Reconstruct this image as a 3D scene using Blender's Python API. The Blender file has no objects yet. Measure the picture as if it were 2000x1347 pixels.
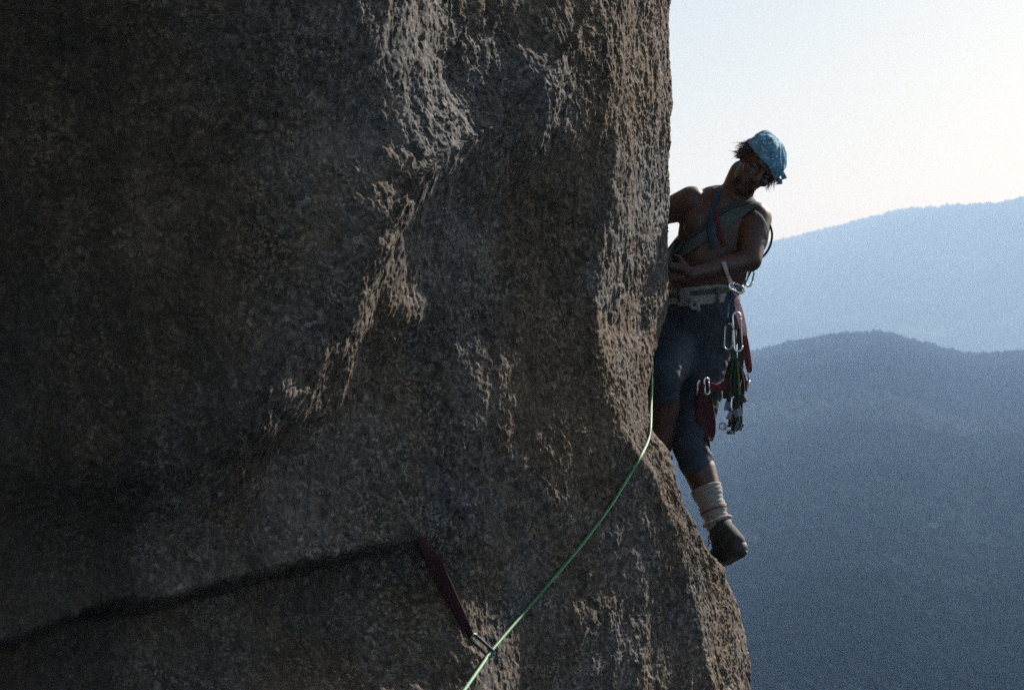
import bpy, bmesh, math, random
import numpy as np
from mathutils import Vector, Matrix
from mathutils.bvhtree import BVHTree

random.seed(7)
R = math.radians
scene = bpy.context.scene
COL = scene.collection

# ------------------------------------------------------------------ camera
LENS = 70.56                      # 36 mm sensor: 2000 photo pixels span 3920 px per radian
KPX = 3920.0
cam_data = bpy.data.cameras.new("camera")
cam = bpy.data.objects.new("camera", cam_data)
COL.objects.link(cam)
cam.location = (0, 0, 0)
cam.rotation_euler = (R(90), 0, 0)
cam_data.lens = LENS
cam_data.sensor_width = 36
cam_data.clip_start = 0.05
cam_data.clip_end = 60000
cam_data.dof.use_dof = True
cam_data.dof.focus_distance = 7.9
cam_data.dof.aperture_fstop = 8.0
scene.camera = cam

# ------------------------------------------------------------------ sky, sun, exposure
SUN_AZ, SUN_EL = 42.0, 31.0       # degrees right of the view axis (behind the climber), above horizon
world = bpy.data.worlds.new("World")
scene.world = world
world.use_nodes = True
wn, wl = world.node_tree.nodes, world.node_tree.links
wn.clear()
sky = wn.new("ShaderNodeTexSky")
sky.sky_type = 'NISHITA'
sky.sun_disc = False
sky.sun_elevation = R(SUN_EL)
sky.sun_rotation = R(SUN_AZ)
sky.altitude = 600
sky.air_density = 1.25
sky.dust_density = 3.5
sky.ozone_density = 1.5
bg = wn.new("ShaderNodeBackground")
bg.inputs['Strength'].default_value = 0.05
wo = wn.new("ShaderNodeOutputWorld")
wl.new(sky.outputs[0], bg.inputs[0])
wl.new(bg.outputs[0], wo.inputs[0])

sun_data = bpy.data.lights.new("sun", 'SUN')
sun_data.energy = 5.0
sun_data.angle = R(0.53)
sun_data.color = (1.0, 0.97, 0.96)
sun = bpy.data.objects.new("sun", sun_data)
COL.objects.link(sun)
to_sun = Vector((math.sin(R(SUN_AZ)) * math.cos(R(SUN_EL)), math.cos(R(SUN_AZ)) * math.cos(R(SUN_EL)), math.sin(R(SUN_EL))))
sun.rotation_euler = (-to_sun).to_track_quat('-Z', 'Y').to_euler()
sun.location = (20, 30, 25)

scene.view_settings.view_transform = 'Standard'
scene.view_settings.look = 'None'
scene.view_settings.gamma = 1
scene.view_settings.use_curve_mapping = False
scene.view_settings.exposure = 0.94
scene.cycles.use_denoising = False      # keep the picture's grain
scene.cycles.max_bounces = 6
scene.cycles.volume_bounces = 2

# ------------------------------------------------------------------ helpers
def W(px, py, y):
    """a place measured on the photograph, at depth y metres"""
    return Vector(((px - 1000) / KPX * y, y, (673.5 - py) / KPX * y))

def tag(o, label=None, cat=None, group=None, kind=None):
    if label: o['label'] = label
    if cat: o['category'] = cat
    if group: o['group'] = group
    if kind: o['kind'] = kind
    return o

def empty(name, loc):
    o = bpy.data.objects.new(name, None)
    o.empty_display_size = 0.05
    o.location = loc
    COL.objects.link(o)
    return o

def link_mesh(name, me, mat, parent=None, smooth=True):
    o = bpy.data.objects.new(name, me)
    COL.objects.link(o)
    if mat is not None:
        me.materials.clear()
        me.materials.append(mat)
    if smooth:
        me.polygons.foreach_set('use_smooth', [True] * len(me.polygons))
    if parent is not None:
        o.parent = parent
        o.matrix_parent_inverse = Matrix.Translation(parent.location).inverted()
    return o

def mesh_from(name, verts, faces):
    me = bpy.data.meshes.new(name)
    me.from_pydata([tuple(v) for v in verts], [], faces)
    me.update()
    return me

def catmull(pts, n=8, closed=False):
    pts = [Vector(p) for p in pts]
    out = []
    m = len(pts)
    segs = m if closed else m - 1
    for i in range(segs):
        if closed:
            p0, p1, p2, p3 = pts[(i - 1) % m], pts[i], pts[(i + 1) % m], pts[(i + 2) % m]
        else:
            p0, p1, p2, p3 = pts[max(i - 1, 0)], pts[i], pts[i + 1], pts[min(i + 2, m - 1)]
        for k in range(n):
            t = k / n
            out.append(0.5 * ((2 * p1) + (p2 - p0) * t + (2 * p0 - 5 * p1 + 4 * p2 - p3) * t * t + (3 * p1 - p0 - 3 * p2 + p3) * t ** 3))
    if not closed:
        out.append(pts[-1])
    return out

def frames(path, closed=False):
    n = len(path)
    T = []
    for i in range(n):
        a = path[(i - 1) % n] if closed else path[max(i - 1, 0)]
        b = path[(i + 1) % n] if closed else path[min(i + 1, n - 1)]
        d = (b - a)
        T.append(d.normalized() if d.length > 1e-9 else Vector((0, 0, 1)))
    up = Vector((0.31, -0.9, 0.3))
    N = []
    v = (up - T[0] * up.dot(T[0])).normalized()
    for i in range(n):
        v = (v - T[i] * v.dot(T[i]))
        v = v.normalized() if v.length > 1e-6 else T[i].orthogonal().normalized()
        N.append(v)
    return T, N

def tube(path, rad, seg=10, closed=False, verts=None, faces=None):
    verts = [] if verts is None else verts
    faces = [] if faces is None else faces
    T, N = frames(path, closed)
    base = len(verts)
    n = len(path)
    for i, p in enumerate(path):
        r = rad[i] if isinstance(rad, (list, tuple)) else rad
        b = T[i].cross(N[i])
        for k in range(seg):
            a = 2 * math.pi * k / seg
            verts.append(p + (N[i] * math.cos(a) + b * math.sin(a)) * r)
    for i in range(n if closed else n - 1):
        j = (i + 1) % n
        for k in range(seg):
            l = (k + 1) % seg
            faces.append((base + i * seg + k, base + i * seg + l, base + j * seg + l, base + j * seg + k))
    if not closed:
        faces.append(tuple(base + k for k in reversed(range(seg))))
        faces.append(tuple(base + (n - 1) * seg + k for k in range(seg)))
    return verts, faces

def ribbon(path, width, thick, normals, closed=False, verts=None, faces=None):
    """flat webbing: cross-section width x thick, facing 'normals'"""
    verts = [] if verts is None else verts
    faces = [] if faces is None else faces
    T, _ = frames(path, closed)
    base = len(verts)
    n = len(path)
    prof = [(-.5, -.3), (-.42, -.5), (.42, -.5), (.5, -.3), (.5, .3), (.42, .5), (-.42, .5), (-.5, .3)]
    for i, p in enumerate(path):
        nn = normals[i] - T[i] * normals[i].dot(T[i])
        nn = nn.normalized() if nn.length > 1e-6 else T[i].orthogonal().normalized()
        s = T[i].cross(nn)
        w = width[i] if isinstance(width, (list, tuple)) else width
        for a, b in prof:
            verts.append(p + s * (a * w) + nn * (b * thick))
    m = len(prof)
    for i in range(n if closed else n - 1):
        j = (i + 1) % n
        for k in range(m):
            l = (k + 1) % m
            faces.append((base + i * m + k, base + i * m + l, base + j * m + l, base + j * m + k))
    if not closed:
        faces.append(tuple(base + k for k in reversed(range(m))))
        faces.append(tuple(base + (n - 1) * m + k for k in range(m)))
    return verts, faces

RS = 1.07                          # girth factor of the figure
def capsule(p0, r0, p1, r1, flat=1.0, fv=Vector((0, 1, 0)), seg=20, V=None, F=None):
    """tapered round-ended limb piece, optionally flattened along fv"""
    p0, p1 = Vector(p0), Vector(p1)
    r0, r1 = r0 * RS, r1 * RS
    ax = p1 - p0
    L = ax.length
    ax = ax.normalized() if L > 1e-6 else Vector((0, 0, 1))
    a = ax.orthogonal().normalized()
    b = ax.cross(a)
    rings = []
    for k in range(1, 6):
        t = math.pi / 2 * (k / 6)
        rings.append((p0 - ax * (r0 * math.cos(t)), r0 * math.sin(t)))
    for k in range(7):
        t = k / 6
        rings.append((p0 + (p1 - p0) * t, r0 + (r1 - r0) * t))
    for k in range(1, 6):
        t = math.pi / 2 * (k / 6)
        rings.append((p1 + ax * (r1 * math.sin(t)), r1 * math.cos(t)))
    base = len(V)
    cen = (p0 + p1) / 2
    def sq(v, c):
        o = v - c
        return c + o + fv * ((flat - 1) * o.dot(fv))
    for c, r in rings:
        cc = c if flat == 1.0 else c
        for k in range(seg):
            t = 2 * math.pi * k / seg
            v = c + (a * math.cos(t) + b * math.sin(t)) * r
            ref = p0 + ax * max(0, min(L, (c - p0).dot(ax)))
            V.append(sq(v, ref))
    n = len(rings)
    for i in range(n - 1):
        for k in range(seg):
            l = (k + 1) % seg
            F.append((base + i * seg + k, base + i * seg + l, base + (i + 1) * seg + l, base + (i + 1) * seg + k))
    F.append(tuple(base + k for k in reversed(range(seg))))
    F.append(tuple(base + (n - 1) * seg + k for k in range(seg)))

def ellipsoid(c, axes, V, F, seg=20, rings=14):
    """axes: three vectors"""
    c = Vector(c)
    base = len(V)
    for i in range(1, rings):
        t = math.pi * i / rings
        for k in range(seg):
            p = 2 * math.pi * k / seg
            V.append(c + axes[0] * (math.sin(t) * math.cos(p)) + axes[1] * (math.sin(t) * math.sin(p)) + axes[2] * math.cos(t))
    V.append(c + axes[2]); V.append(c - axes[2])
    top, bot = len(V) - 2, len(V) - 1
    for i in range(rings - 2):
        for k in range(seg):
            l = (k + 1) % seg
            F.append((base + i * seg + k, base + (i + 1) * seg + k, base + (i + 1) * seg + l, base + i * seg + l))
    for k in range(seg):
        l = (k + 1) % seg
        F.append((top, base + k, base + l))
        F.append((bot, base + (rings - 2) * seg + l, base + (rings - 2) * seg + k))

def remeshed(name, V, F, voxel, smooth_iter, mat, parent=None):
    """melt overlapping pieces into one continuous skin"""
    me = mesh_from(name + "_pieces", V, F)
    bm = bmesh.new(); bm.from_mesh(me)
    bmesh.ops.recalc_face_normals(bm, faces=bm.faces)
    bm.to_mesh(me); bm.free()
    tmp = bpy.data.objects.new("melt", me)
    COL.objects.link(tmp)
    m = tmp.modifiers.new("r", 'REMESH'); m.mode = 'VOXEL'; m.voxel_size = voxel
    s = tmp.modifiers.new("s", 'SMOOTH'); s.factor = 0.5; s.iterations = smooth_iter
    dg = bpy.context.evaluated_depsgraph_get()
    dg.update()
    out = bpy.data.meshes.new_from_object(tmp.evaluated_get(dg))
    bpy.data.objects.remove(tmp)
    bpy.data.meshes.remove(me)
    out.name = name
    return link_mesh(name, out, mat, parent)

def bvh_of(*objs):
    V, F = [], []
    for o in objs:
        b = len(V)
        V += [o.matrix_world @ v.co if False else v.co.copy() for v in o.data.vertices]
        F += [tuple(b + i for i in p.vertices) for p in o.data.polygons]
    return BVHTree.FromPolygons(V, F)

# ---- numpy gradient noise
_rng = np.random.RandomState(11)
_PERM = _rng.permutation(4096)
_ANG = _rng.rand(4096) * 2 * np.pi
_GX, _GY = np.cos(_ANG), np.sin(_ANG)
def pnoise(x, y, seed=0):
    xi, yi = np.floor(x).astype(np.int64), np.floor(y).astype(np.int64)
    xf, yf = x - xi, y - yi
    def g(ix, iy, dx, dy):
        h = _PERM[(_PERM[(ix + seed * 131) & 4095] + iy) & 4095]
        return _GX[h] * dx + _GY[h] * dy
    u = xf ** 3 * (xf * (xf * 6 - 15) + 10)
    v = yf ** 3 * (yf * (yf * 6 - 15) + 10)
    a = g(xi, yi, xf, yf); b = g(xi + 1, yi, xf - 1, yf)
    c = g(xi, yi + 1, xf, yf - 1); d = g(xi + 1, yi + 1, xf - 1, yf - 1)
    return (a + (b - a) * u + (c + (d - c) * u - a - (b - a) * u) * v) * 1.4
_CR = _rng.rand(4096, 5).astype(np.float32)
def facets(x, y, seed=0):
    """cellular chips: each cell a small tilted plane"""
    xi, yi = np.floor(x).astype(np.int64), np.floor(y).astype(np.int64)
    best = np.full(x.shape, 9.0, np.float32); val = np.zeros(x.shape, np.float32)
    for dx in (-1, 0, 1):
        for dy in (-1, 0, 1):
            hsh = _PERM[(_PERM[(xi + dx + seed * 173) & 4095] + yi + dy) & 4095]
            c = _CR[hsh]
            ox, oy = (x - (xi + dx + c[..., 0])).astype(np.float32), (y - (yi + dy + c[..., 1])).astype(np.float32)
            d = ox * ox + oy * oy
            m = d < best
            best = np.where(m, d, best)
            val = np.where(m, (c[..., 2] - 0.5) + (c[..., 3] - 0.5) * 1.6 * ox + (c[..., 4] - 0.5) * 1.6 * oy, val)
    return val
def sstep(x, a, b):
    t = np.clip((x - a) / (b - a), 0, 1)
    return t * t * (3 - 2 * t)

def grid_mesh(name, P, mat, closed_u=False):
    """P: rows x cols x 3"""
    nv, nu, _ = P.shape
    me = bpy.data.meshes.new(name)
    me.vertices.add(nv * nu)
    me.vertices.foreach_set('co', P.reshape(-1).astype(np.float32))
    i = np.arange(nv - 1)[:, None]
    ju = nu if closed_u else nu - 1
    j = np.arange(ju)[None, :]
    j2 = (j + 1) % nu
    q = np.stack([i * nu + j, i * nu + j2, (i + 1) * nu + j2, (i + 1) * nu + j], -1).reshape(-1, 4)
    nf = len(q)
    me.loops.add(nf * 4)
    me.loops.foreach_set('vertex_index', q.reshape(-1).astype(np.int32))
    me.polygons.add(nf)
    me.polygons.foreach_set('loop_start', (np.arange(nf) * 4).astype(np.int32))
    me.polygons.foreach_set('loop_total', np.full(nf, 4, np.int32))
    me.update(calc_edges=True)
    me.polygons.foreach_set('use_smooth', np.ones(nf, bool))
    o = bpy.data.objects.new(name, me)
    COL.objects.link(o)
    me.materials.append(mat)
    return o

# ------------------------------------------------------------------ materials
def new_mat(name):
    m = bpy.data.materials.new(name)
    m.use_nodes = True
    nt = m.node_tree
    b = nt.nodes['Principled BSDF']
    return m, nt, b

def N(nt, typ, **kw):
    n = nt.nodes.new(typ)
    for k, v in kw.items():
        if k in n.inputs: n.inputs[k].default_value = v
        else: setattr(n, k, v)
    return n

def ramp(nt, stops):
    r = nt.nodes.new('ShaderNodeValToRGB')
    el = r.color_ramp.elements
    while len(el) < len(stops): el.new(0.5)
    for e, (p, c) in zip(el, stops):
        e.position = p
        e.color = (*c, 1) if len(c) == 3 else c
    return r

def cloth(name, col, col2=None, scale=60, rough=0.85, bump=0.25, weave=260, sheen=0.0):
    m, nt, b = new_mat(name)
    L = nt.links
    tc = N(nt, 'ShaderNodeTexCoord')
    n1 = N(nt, 'ShaderNodeTexNoise', Scale=scale, Detail=6.0, Roughness=0.65)
    L.new(tc.outputs['Object'], n1.inputs['Vector'])
    c2 = col2 or tuple(c * 0.6 for c in col)
    r = ramp(nt, [(0.3, c2), (0.7, col)])
    L.new(n1.outputs['Fac'], r.inputs['Fac'])
    L.new(r.outputs['Color'], b.inputs['Base Color'])
    n2 = N(nt, 'ShaderNodeTexNoise', Scale=weave, Detail=3.0)
    L.new(tc.outputs['Object'], n2.inputs['Vector'])
    bp = N(nt, 'ShaderNodeBump', Strength=bump, Distance=0.003)
    L.new(n2.outputs['Fac'], bp.inputs['Height'])
    L.new(bp.outputs['Normal'], b.inputs['Normal'])
    b.inputs['Roughness'].default_value = rough
    b.inputs['Sheen Weight'].default_value = sheen
    return m

def rock_material():
    m, nt, b = new_mat("granite")
    L = nt.links
    tc = N(nt, 'ShaderNodeTexCoord')
    obj = tc.outputs['Object']
    # crystals: salt and pepper
    nd = N(nt, 'ShaderNodeTexNoise', Scale=85.0, Detail=4.0, Roughness=0.7)
    L.new(obj, nd.inputs['Vector'])
    vm = N(nt, 'ShaderNodeVectorMath', operation='MULTIPLY_ADD')
    vm.inputs[1].default_value = (0.022, 0.022, 0.022)
    L.new(nd.outputs['Color'], vm.inputs[0]); L.new(obj, vm.inputs[2])
    v1 = N(nt, 'ShaderNodeTexVoronoi', Scale=110.0, feature='F1')
    L.new(vm.outputs[0], v1.inputs['Vector'])
    sep = N(nt, 'ShaderNodeSeparateColor')
    v2 = N(nt, 'ShaderNodeTexVoronoi', Scale=52.0, feature='F1')
    L.new(vm.outputs[0], v2.inputs['Vector'])
    nz = N(nt, 'ShaderNodeTexNoise', Scale=7.0, Detail=5.0, Roughness=0.6)
    L.new(obj, nz.inputs['Vector'])
    rz = ramp(nt, [(0.42, (0.05, 0.05, 0.05)), (0.62, (0.75, 0.75, 0.75))])
    L.new(nz.outputs['Fac'], rz.inputs['Fac'])
    vmx = N(nt, 'ShaderNodeMix', data_type='RGBA', blend_type='MIX')
    L.new(rz.outputs['Color'], vmx.inputs[0]); L.new(v1.outputs['Color'], vmx.inputs[6]); L.new(v2.outputs['Color'], vmx.inputs[7])
    L.new(vmx.outputs[2], sep.inputs[0])
    r1 = ramp(nt, [(0.0, (0.010, 0.010, 0.010)), (0.32, (0.030, 0.029, 0.027)), (0.56, (0.085, 0.081, 0.075)), (0.82, (0.18, 0.171, 0.158)), (0.97, (0.36, 0.344, 0.32))])
    L.new(sep.outputs[0], r1.inputs['Fac'])
    # broad weathering
    n2 = N(nt, 'ShaderNodeTexNoise', Scale=2.6, Detail=12.0, Roughness=0.70)
    L.new(obj, n2.inputs['Vector'])
    r2 = ramp(nt, [(0.34, (0.0297, 0.0297, 0.0286)), (0.5, (0.0969, 0.0880, 0.0761)), (0.66, (0.1929, 0.1780, 0.1582))])
    L.new(n2.outputs['Fac'], r2.inputs['Fac'])
    mx = N(nt, 'ShaderNodeMix', data_type='RGBA', blend_type='MIX')
    mx.inputs[0].default_value = 0.42
    L.new(r1.outputs['Color'], mx.inputs[6]); L.new(r2.outputs['Color'], mx.inputs[7])
    # brown iron staining
    n3 = N(nt, 'ShaderNodeTexNoise', Scale=1.3, Detail=8.0, Roughness=0.7)
    mp3 = N(nt, 'ShaderNodeMapping'); mp3.inputs['Location'].default_value = (3.1, 7.7, 1.2)
    L.new(obj, mp3.inputs['Vector']); L.new(mp3.outputs[0], n3.inputs['Vector'])
    r3 = ramp(nt, [(0.38, (0, 0, 0)), (0.58, (1, 1, 1))])
    L.new(n3.outputs['Fac'], r3.inputs['Fac'])
    mul = N(nt, 'ShaderNodeMix', data_type='RGBA', blend_type='MULTIPLY')
    mul.inputs[7].default_value = (1.0, 0.74, 0.50, 1)
    L.new(r3.outputs['Color'], mul.inputs[0]); L.new(mx.outputs[2], mul.inputs[6])
    # dark lichen flecks
    n4 = N(nt, 'ShaderNodeTexNoise', Scale=26.0, Detail=7.0, Roughness=0.72)
    L.new(obj, n4.inputs['Vector'])
    r4 = ramp(nt, [(0.56, (0, 0, 0)), (0.66, (0.8, 0.8, 0.8))])
    L.new(n4.outputs['Fac'], r4.inputs['Fac'])
    lic = N(nt, 'ShaderNodeMix', data_type='RGBA', blend_type='MIX')
    lic.inputs[7].default_value = (0.022, 0.026, 0.024, 1)
    L.new(r4.outputs['Color'], lic.inputs[0]); L.new(mul.outputs[2], lic.inputs[6])
    # pale lichen flecks
    n5 = N(nt, 'ShaderNodeTexNoise', Scale=38.0, Detail=6.0, Roughness=0.75)
    mp5 = N(nt, 'ShaderNodeMapping'); mp5.inputs['Location'].default_value = (11.3, 2.7, 5.2)
    L.new(obj, mp5.inputs['Vector']); L.new(mp5.outputs[0], n5.inputs['Vector'])
    r5 = ramp(nt, [(0.60, (0, 0, 0)), (0.70, (0.7, 0.7, 0.7))])
    L.new(n5.outputs['Fac'], r5.inputs['Fac'])
    pal = N(nt, 'ShaderNodeMix', data_type='RGBA', blend_type='MIX')
    pal.inputs[7].default_value = (0.24, 0.245, 0.235, 1)
    L.new(r5.outputs['Color'], pal.inputs[0]); L.new(lic.outputs[2], pal.inputs[6])
    nv = N(nt, 'ShaderNodeTexNoise', Scale=0.9, Detail=10.0, Roughness=0.66, Distortion=0.6)  # brown varnish patches, densest leftward, painting in the near-black shade there
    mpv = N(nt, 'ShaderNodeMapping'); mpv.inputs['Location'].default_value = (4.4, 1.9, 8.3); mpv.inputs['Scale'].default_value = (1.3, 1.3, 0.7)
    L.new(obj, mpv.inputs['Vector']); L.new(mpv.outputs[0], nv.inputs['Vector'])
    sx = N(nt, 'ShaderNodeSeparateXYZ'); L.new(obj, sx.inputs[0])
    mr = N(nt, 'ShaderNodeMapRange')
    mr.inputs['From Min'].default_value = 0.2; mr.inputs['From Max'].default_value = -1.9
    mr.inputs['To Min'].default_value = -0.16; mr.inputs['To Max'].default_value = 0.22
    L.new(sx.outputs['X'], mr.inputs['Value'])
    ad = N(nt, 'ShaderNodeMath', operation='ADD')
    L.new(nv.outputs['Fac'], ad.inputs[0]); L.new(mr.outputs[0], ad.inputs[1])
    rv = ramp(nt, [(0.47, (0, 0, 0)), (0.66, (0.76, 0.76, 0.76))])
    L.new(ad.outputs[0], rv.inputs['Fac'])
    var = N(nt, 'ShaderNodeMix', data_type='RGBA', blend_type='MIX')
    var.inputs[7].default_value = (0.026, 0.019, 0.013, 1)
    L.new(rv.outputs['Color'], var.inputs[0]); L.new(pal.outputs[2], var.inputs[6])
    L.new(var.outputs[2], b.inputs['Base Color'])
    b.inputs['Roughness'].default_value = 0.92
    b.inputs['Specular IOR Level'].default_value = 0.3
    nb = N(nt, 'ShaderNodeTexNoise', Scale=140.0, Detail=4.0, Roughness=0.7)
    L.new(obj, nb.inputs['Vector'])
    bp = N(nt, 'ShaderNodeBump', Strength=0.8, Distance=0.004)
    L.new(nb.outputs['Fac'], bp.inputs['Height'])
    L.new(bp.outputs['Normal'], b.inputs['Normal'])
    return m

def terrain_material():
    m, nt, b = new_mat("forested_slope")
    L = nt.links
    tc = N(nt, 'ShaderNodeTexCoord')
    n1 = N(nt, 'ShaderNodeTexNoise', Scale=0.0030, Detail=10.0, Roughness=0.62)
    L.new(tc.outputs['Object'], n1.inputs['Vector'])
    r1 = ramp(nt, [(0.38, (0.0030, 0.0085, 0.0090)), (0.52, (0.0052, 0.0125, 0.0125)), (0.66, (0.045, 0.055, 0.050))])
    L.new(n1.outputs['Fac'], r1.inputs['Fac'])
    n2 = N(nt, 'ShaderNodeTexNoise', Scale=0.05, Detail=5.0, Roughness=0.7)
    L.new(tc.outputs['Object'], n2.inputs['Vector'])
    r2 = ramp(nt, [(0.35, (0.35, 0.35, 0.35)), (0.65, (1.3, 1.3, 1.3))])
    L.new(n2.outputs['Fac'], r2.inputs['Fac'])
    mx = N(nt, 'ShaderNodeMix', data_type='RGBA', blend_type='MULTIPLY')
    mx.inputs[0].default_value = 1.0
    L.new(r1.outputs['Color'], mx.inputs[6]); L.new(r2.outputs['Color'], mx.inputs[7])
    L.new(mx.outputs[2], b.inputs['Base Color'])
    b.inputs['Roughness'].default_value = 1.0
    b.inputs['Specular IOR Level'].default_value = 0.0
    return m

def skin_material():
    m, nt, b = new_mat("tanned_skin")
    L = nt.links
    tc = N(nt, 'ShaderNodeTexCoord')
    n1 = N(nt, 'ShaderNodeTexNoise', Scale=16.0, Detail=6.0)
    L.new(tc.outputs['Object'], n1.inputs['Vector'])
    r = ramp(nt, [(0.3, (0.050, 0.022, 0.014)), (0.7, (0.080, 0.036, 0.023))])
    L.new(n1.outputs['Fac'], r.inputs['Fac'])
    L.new(r.outputs['Color'], b.inputs['Base Color'])
    b.inputs['Roughness'].default_value = 0.5
    n2 = N(nt, 'ShaderNodeTexNoise', Scale=220.0, Detail=3.0)
    L.new(tc.outputs['Object'], n2.inputs['Vector'])
    bp = N(nt, 'ShaderNodeBump', Strength=0.15, Distance=0.002)
    L.new(n2.outputs['Fac'], bp.inputs['Height'])
    L.new(bp.outputs['Normal'], b.inputs['Normal'])
    return m

def metal(name, col, rough=0.3):
    m, nt, b = new_mat(name)
    L = nt.links
    tc = N(nt, 'ShaderNodeTexCoord')
    n1 = N(nt, 'ShaderNodeTexNoise', Scale=120.0, Detail=4.0)
    L.new(tc.outputs['Object'], n1.inputs['Vector'])
    r = ramp(nt, [(0.3, (rough * 0.7,) * 3), (0.7, (min(1, rough * 1.5),) * 3)])
    L.new(n1.outputs['Fac'], r.inputs['Fac'])
    L.new(r.outputs['Color'], b.inputs['Roughness'])
    b.inputs['Base Color'].default_value = (*col, 1)
    b.inputs['Metallic'].default_value = 1.0
    return m

def bandana_material():
    m, nt, b = new_mat("blue_printed_cotton")
    L = nt.links
    tc = N(nt, 'ShaderNodeTexCoord')
    v = N(nt, 'ShaderNodeTexVoronoi', Scale=70.0)
    L.new(tc.outputs['Object'], v.inputs['Vector'])
    r = ramp(nt, [(0.10, (0.50, 0.64, 0.68)), (0.30, (0.12, 0.29, 0.39)), (0.6, (0.075, 0.22, 0.32))])
    L.new(v.outputs['Distance'], r.inputs['Fac'])
    n = N(nt, 'ShaderNodeTexNoise', Scale=22.0, Detail=5.0)
    L.new(tc.outputs['Object'], n.inputs['Vector'])
    r2 = ramp(nt, [(0.35, (0.7, 0.7, 0.7)), (0.65, (1.2, 1.2, 1.2))])
    L.new(n.outputs['Fac'], r2.inputs['Fac'])
    mx = N(nt, 'ShaderNodeMix', data_type='RGBA', blend_type='MULTIPLY')
    mx.inputs[0].default_value = 1
    L.new(r.outputs['Color'], mx.inputs[6]); L.new(r2.outputs['Color'], mx.inputs[7])
    L.new(mx.outputs[2], b.inputs['Base Color'])
    b.inputs['Roughness'].default_value = 0.85
    return m

def rope_material():
    m, nt, b = new_mat("green_kernmantle")
    L = nt.links
    tc = N(nt, 'ShaderNodeTexCoord')
    w = N(nt, 'ShaderNodeTexWave', Scale=55.0, Distortion=1.0)
    w.bands_direction = 'DIAGONAL'
    L.new(tc.outputs['Object'], w.inputs['Vector'])
    r = ramp(nt, [(0.2, (0.008, 0.10, 0.025)), (0.7, (0.015, 0.23, 0.05)), (0.95, (0.06, 0.34, 0.10))])
    L.new(w.outputs['Fac'], r.inputs['Fac'])
    L.new(r.outputs['Color'], b.inputs['Base Color'])
    bp = N(nt, 'ShaderNodeBump', Strength=0.3, Distance=0.002)
    L.new(w.outputs['Fac'], bp.inputs['Height'])
    L.new(bp.outputs['Normal'], b.inputs['Normal'])
    b.inputs['Roughness'].default_value = 0.55
    b.inputs['Sheen Weight'].default_value = 0.3
    return m

M = dict(
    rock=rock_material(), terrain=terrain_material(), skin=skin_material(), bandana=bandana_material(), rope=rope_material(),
    trousers=cloth("navy_cord_trousers", (0.034, 0.045, 0.060), (0.015, 0.021, 0.029), 14),
    sock=cloth("cream_wool", (0.25, 0.235, 0.21), (0.155, 0.145, 0.13), 90, weave=160, bump=0.6),
    stripe=cloth("red_wool_stripe", (0.16, 0.04, 0.04), None, 90),
    shoe=cloth("grey_green_canvas", (0.026, 0.030, 0.027), (0.014, 0.017, 0.015), 30),
    sole=cloth("black_rubber", (0.025, 0.026, 0.026), None, 30, rough=0.6, sheen=0),
    piping=cloth("pale_shoe_trim", (0.40, 0.36, 0.30), None, 60),
    hair=cloth("brown_hair", (0.065, 0.036, 0.022), (0.03, 0.017, 0.012), 80, rough=0.5, sheen=0),
    belt=cloth("worn_white_webbing", (0.30, 0.305, 0.285), (0.18, 0.185, 0.17), 45, weave=420),
    olive=cloth("grey_green_webbing", (0.075, 0.095, 0.082), (0.045, 0.058, 0.050), 45, weave=420),
    red=cloth("red_webbing", (0.15, 0.018, 0.018), (0.08, 0.012, 0.013), 45, weave=420),
    dred=cloth("dark_red_webbing", (0.060, 0.010, 0.012), (0.03, 0.006, 0.008), 45, weave=420),
    red2=cloth("maroon_webbing", (0.13, 0.016, 0.02), (0.08, 0.012, 0.014), 45, weave=420),
    dred2=cloth("worn_maroon_webbing", (0.030, 0.004, 0.005), (0.016, 0.003, 0.004), 45, rough=1.0, weave=420),
    pink=cloth("faded_pink_webbing", (0.70, 0.40, 0.38), (0.55, 0.28, 0.28), 45, weave=420),
    blue=cloth("blue_webbing", (0.018, 0.045, 0.085), (0.012, 0.028, 0.05), 45, weave=420),
    dark=cloth("black_green_cord", (0.030, 0.040, 0.034), (0.018, 0.022, 0.020), 60),
    green=cloth("olive_cord", (0.10, 0.15, 0.06), (0.06, 0.09, 0.04), 60),
    white=cloth("white_cord", (0.40, 0.38, 0.35), (0.28, 0.26, 0.24), 60),
    alu=metal("scuffed_aluminium", (0.74, 0.75, 0.77), 0.28),
    steel=metal("dull_steel", (0.42, 0.43, 0.45), 0.36),
    gun=metal("dark_anodised", (0.10, 0.11, 0.13), 0.3),
    eye=cloth("eye_white", (0.16, 0.14, 0.13), None, 60, rough=0.3, sheen=0),
)

# ------------------------------------------------------------------ cliff
#   horizontal section: long shaded face -> inner arete A -> sunlit flank -> outer edge B -> back
A_px = [(-400, 1226), (0, 1222), (150, 1215), (300, 1203), (420, 1195), (500, 1183), (590, 1172), (640, 1165), (700, 1182), (770, 1196), (830, 1212), (880, 1240), (930, 1275), (1000, 1303), (1060, 1322), (1130, 1343), (1210, 1362), (1270, 1375), (1347, 1388), (1700, 1440)]
B_px = [(-400, 1316), (0, 1312), (110, 1313), (180, 1311), (230, 1305), (300, 1305), (420, 1303), (560, 1302), (600, 1297), (660, 1285), (700, 1275), (760, 1268), (800, 1269), (840, 1276), (880, 1300), (930, 1318), (990, 1336), (1040, 1362), (1075, 1380), (1130, 1405), (1210, 1436), (1270, 1454), (1347, 1462), (1700, 1500)]
FACE_H, FLANK_H = R(47.6), R(71)
X0, Y0 = 0.385, 7.36              # a point of the flat face plane

def spacing(parts):
    out = [np.linspace(a, b, n, endpoint=False) for a, b, n in parts]
    out.append(np.array([parts[-1][1]]))
    return np.concatenate(out)

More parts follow.
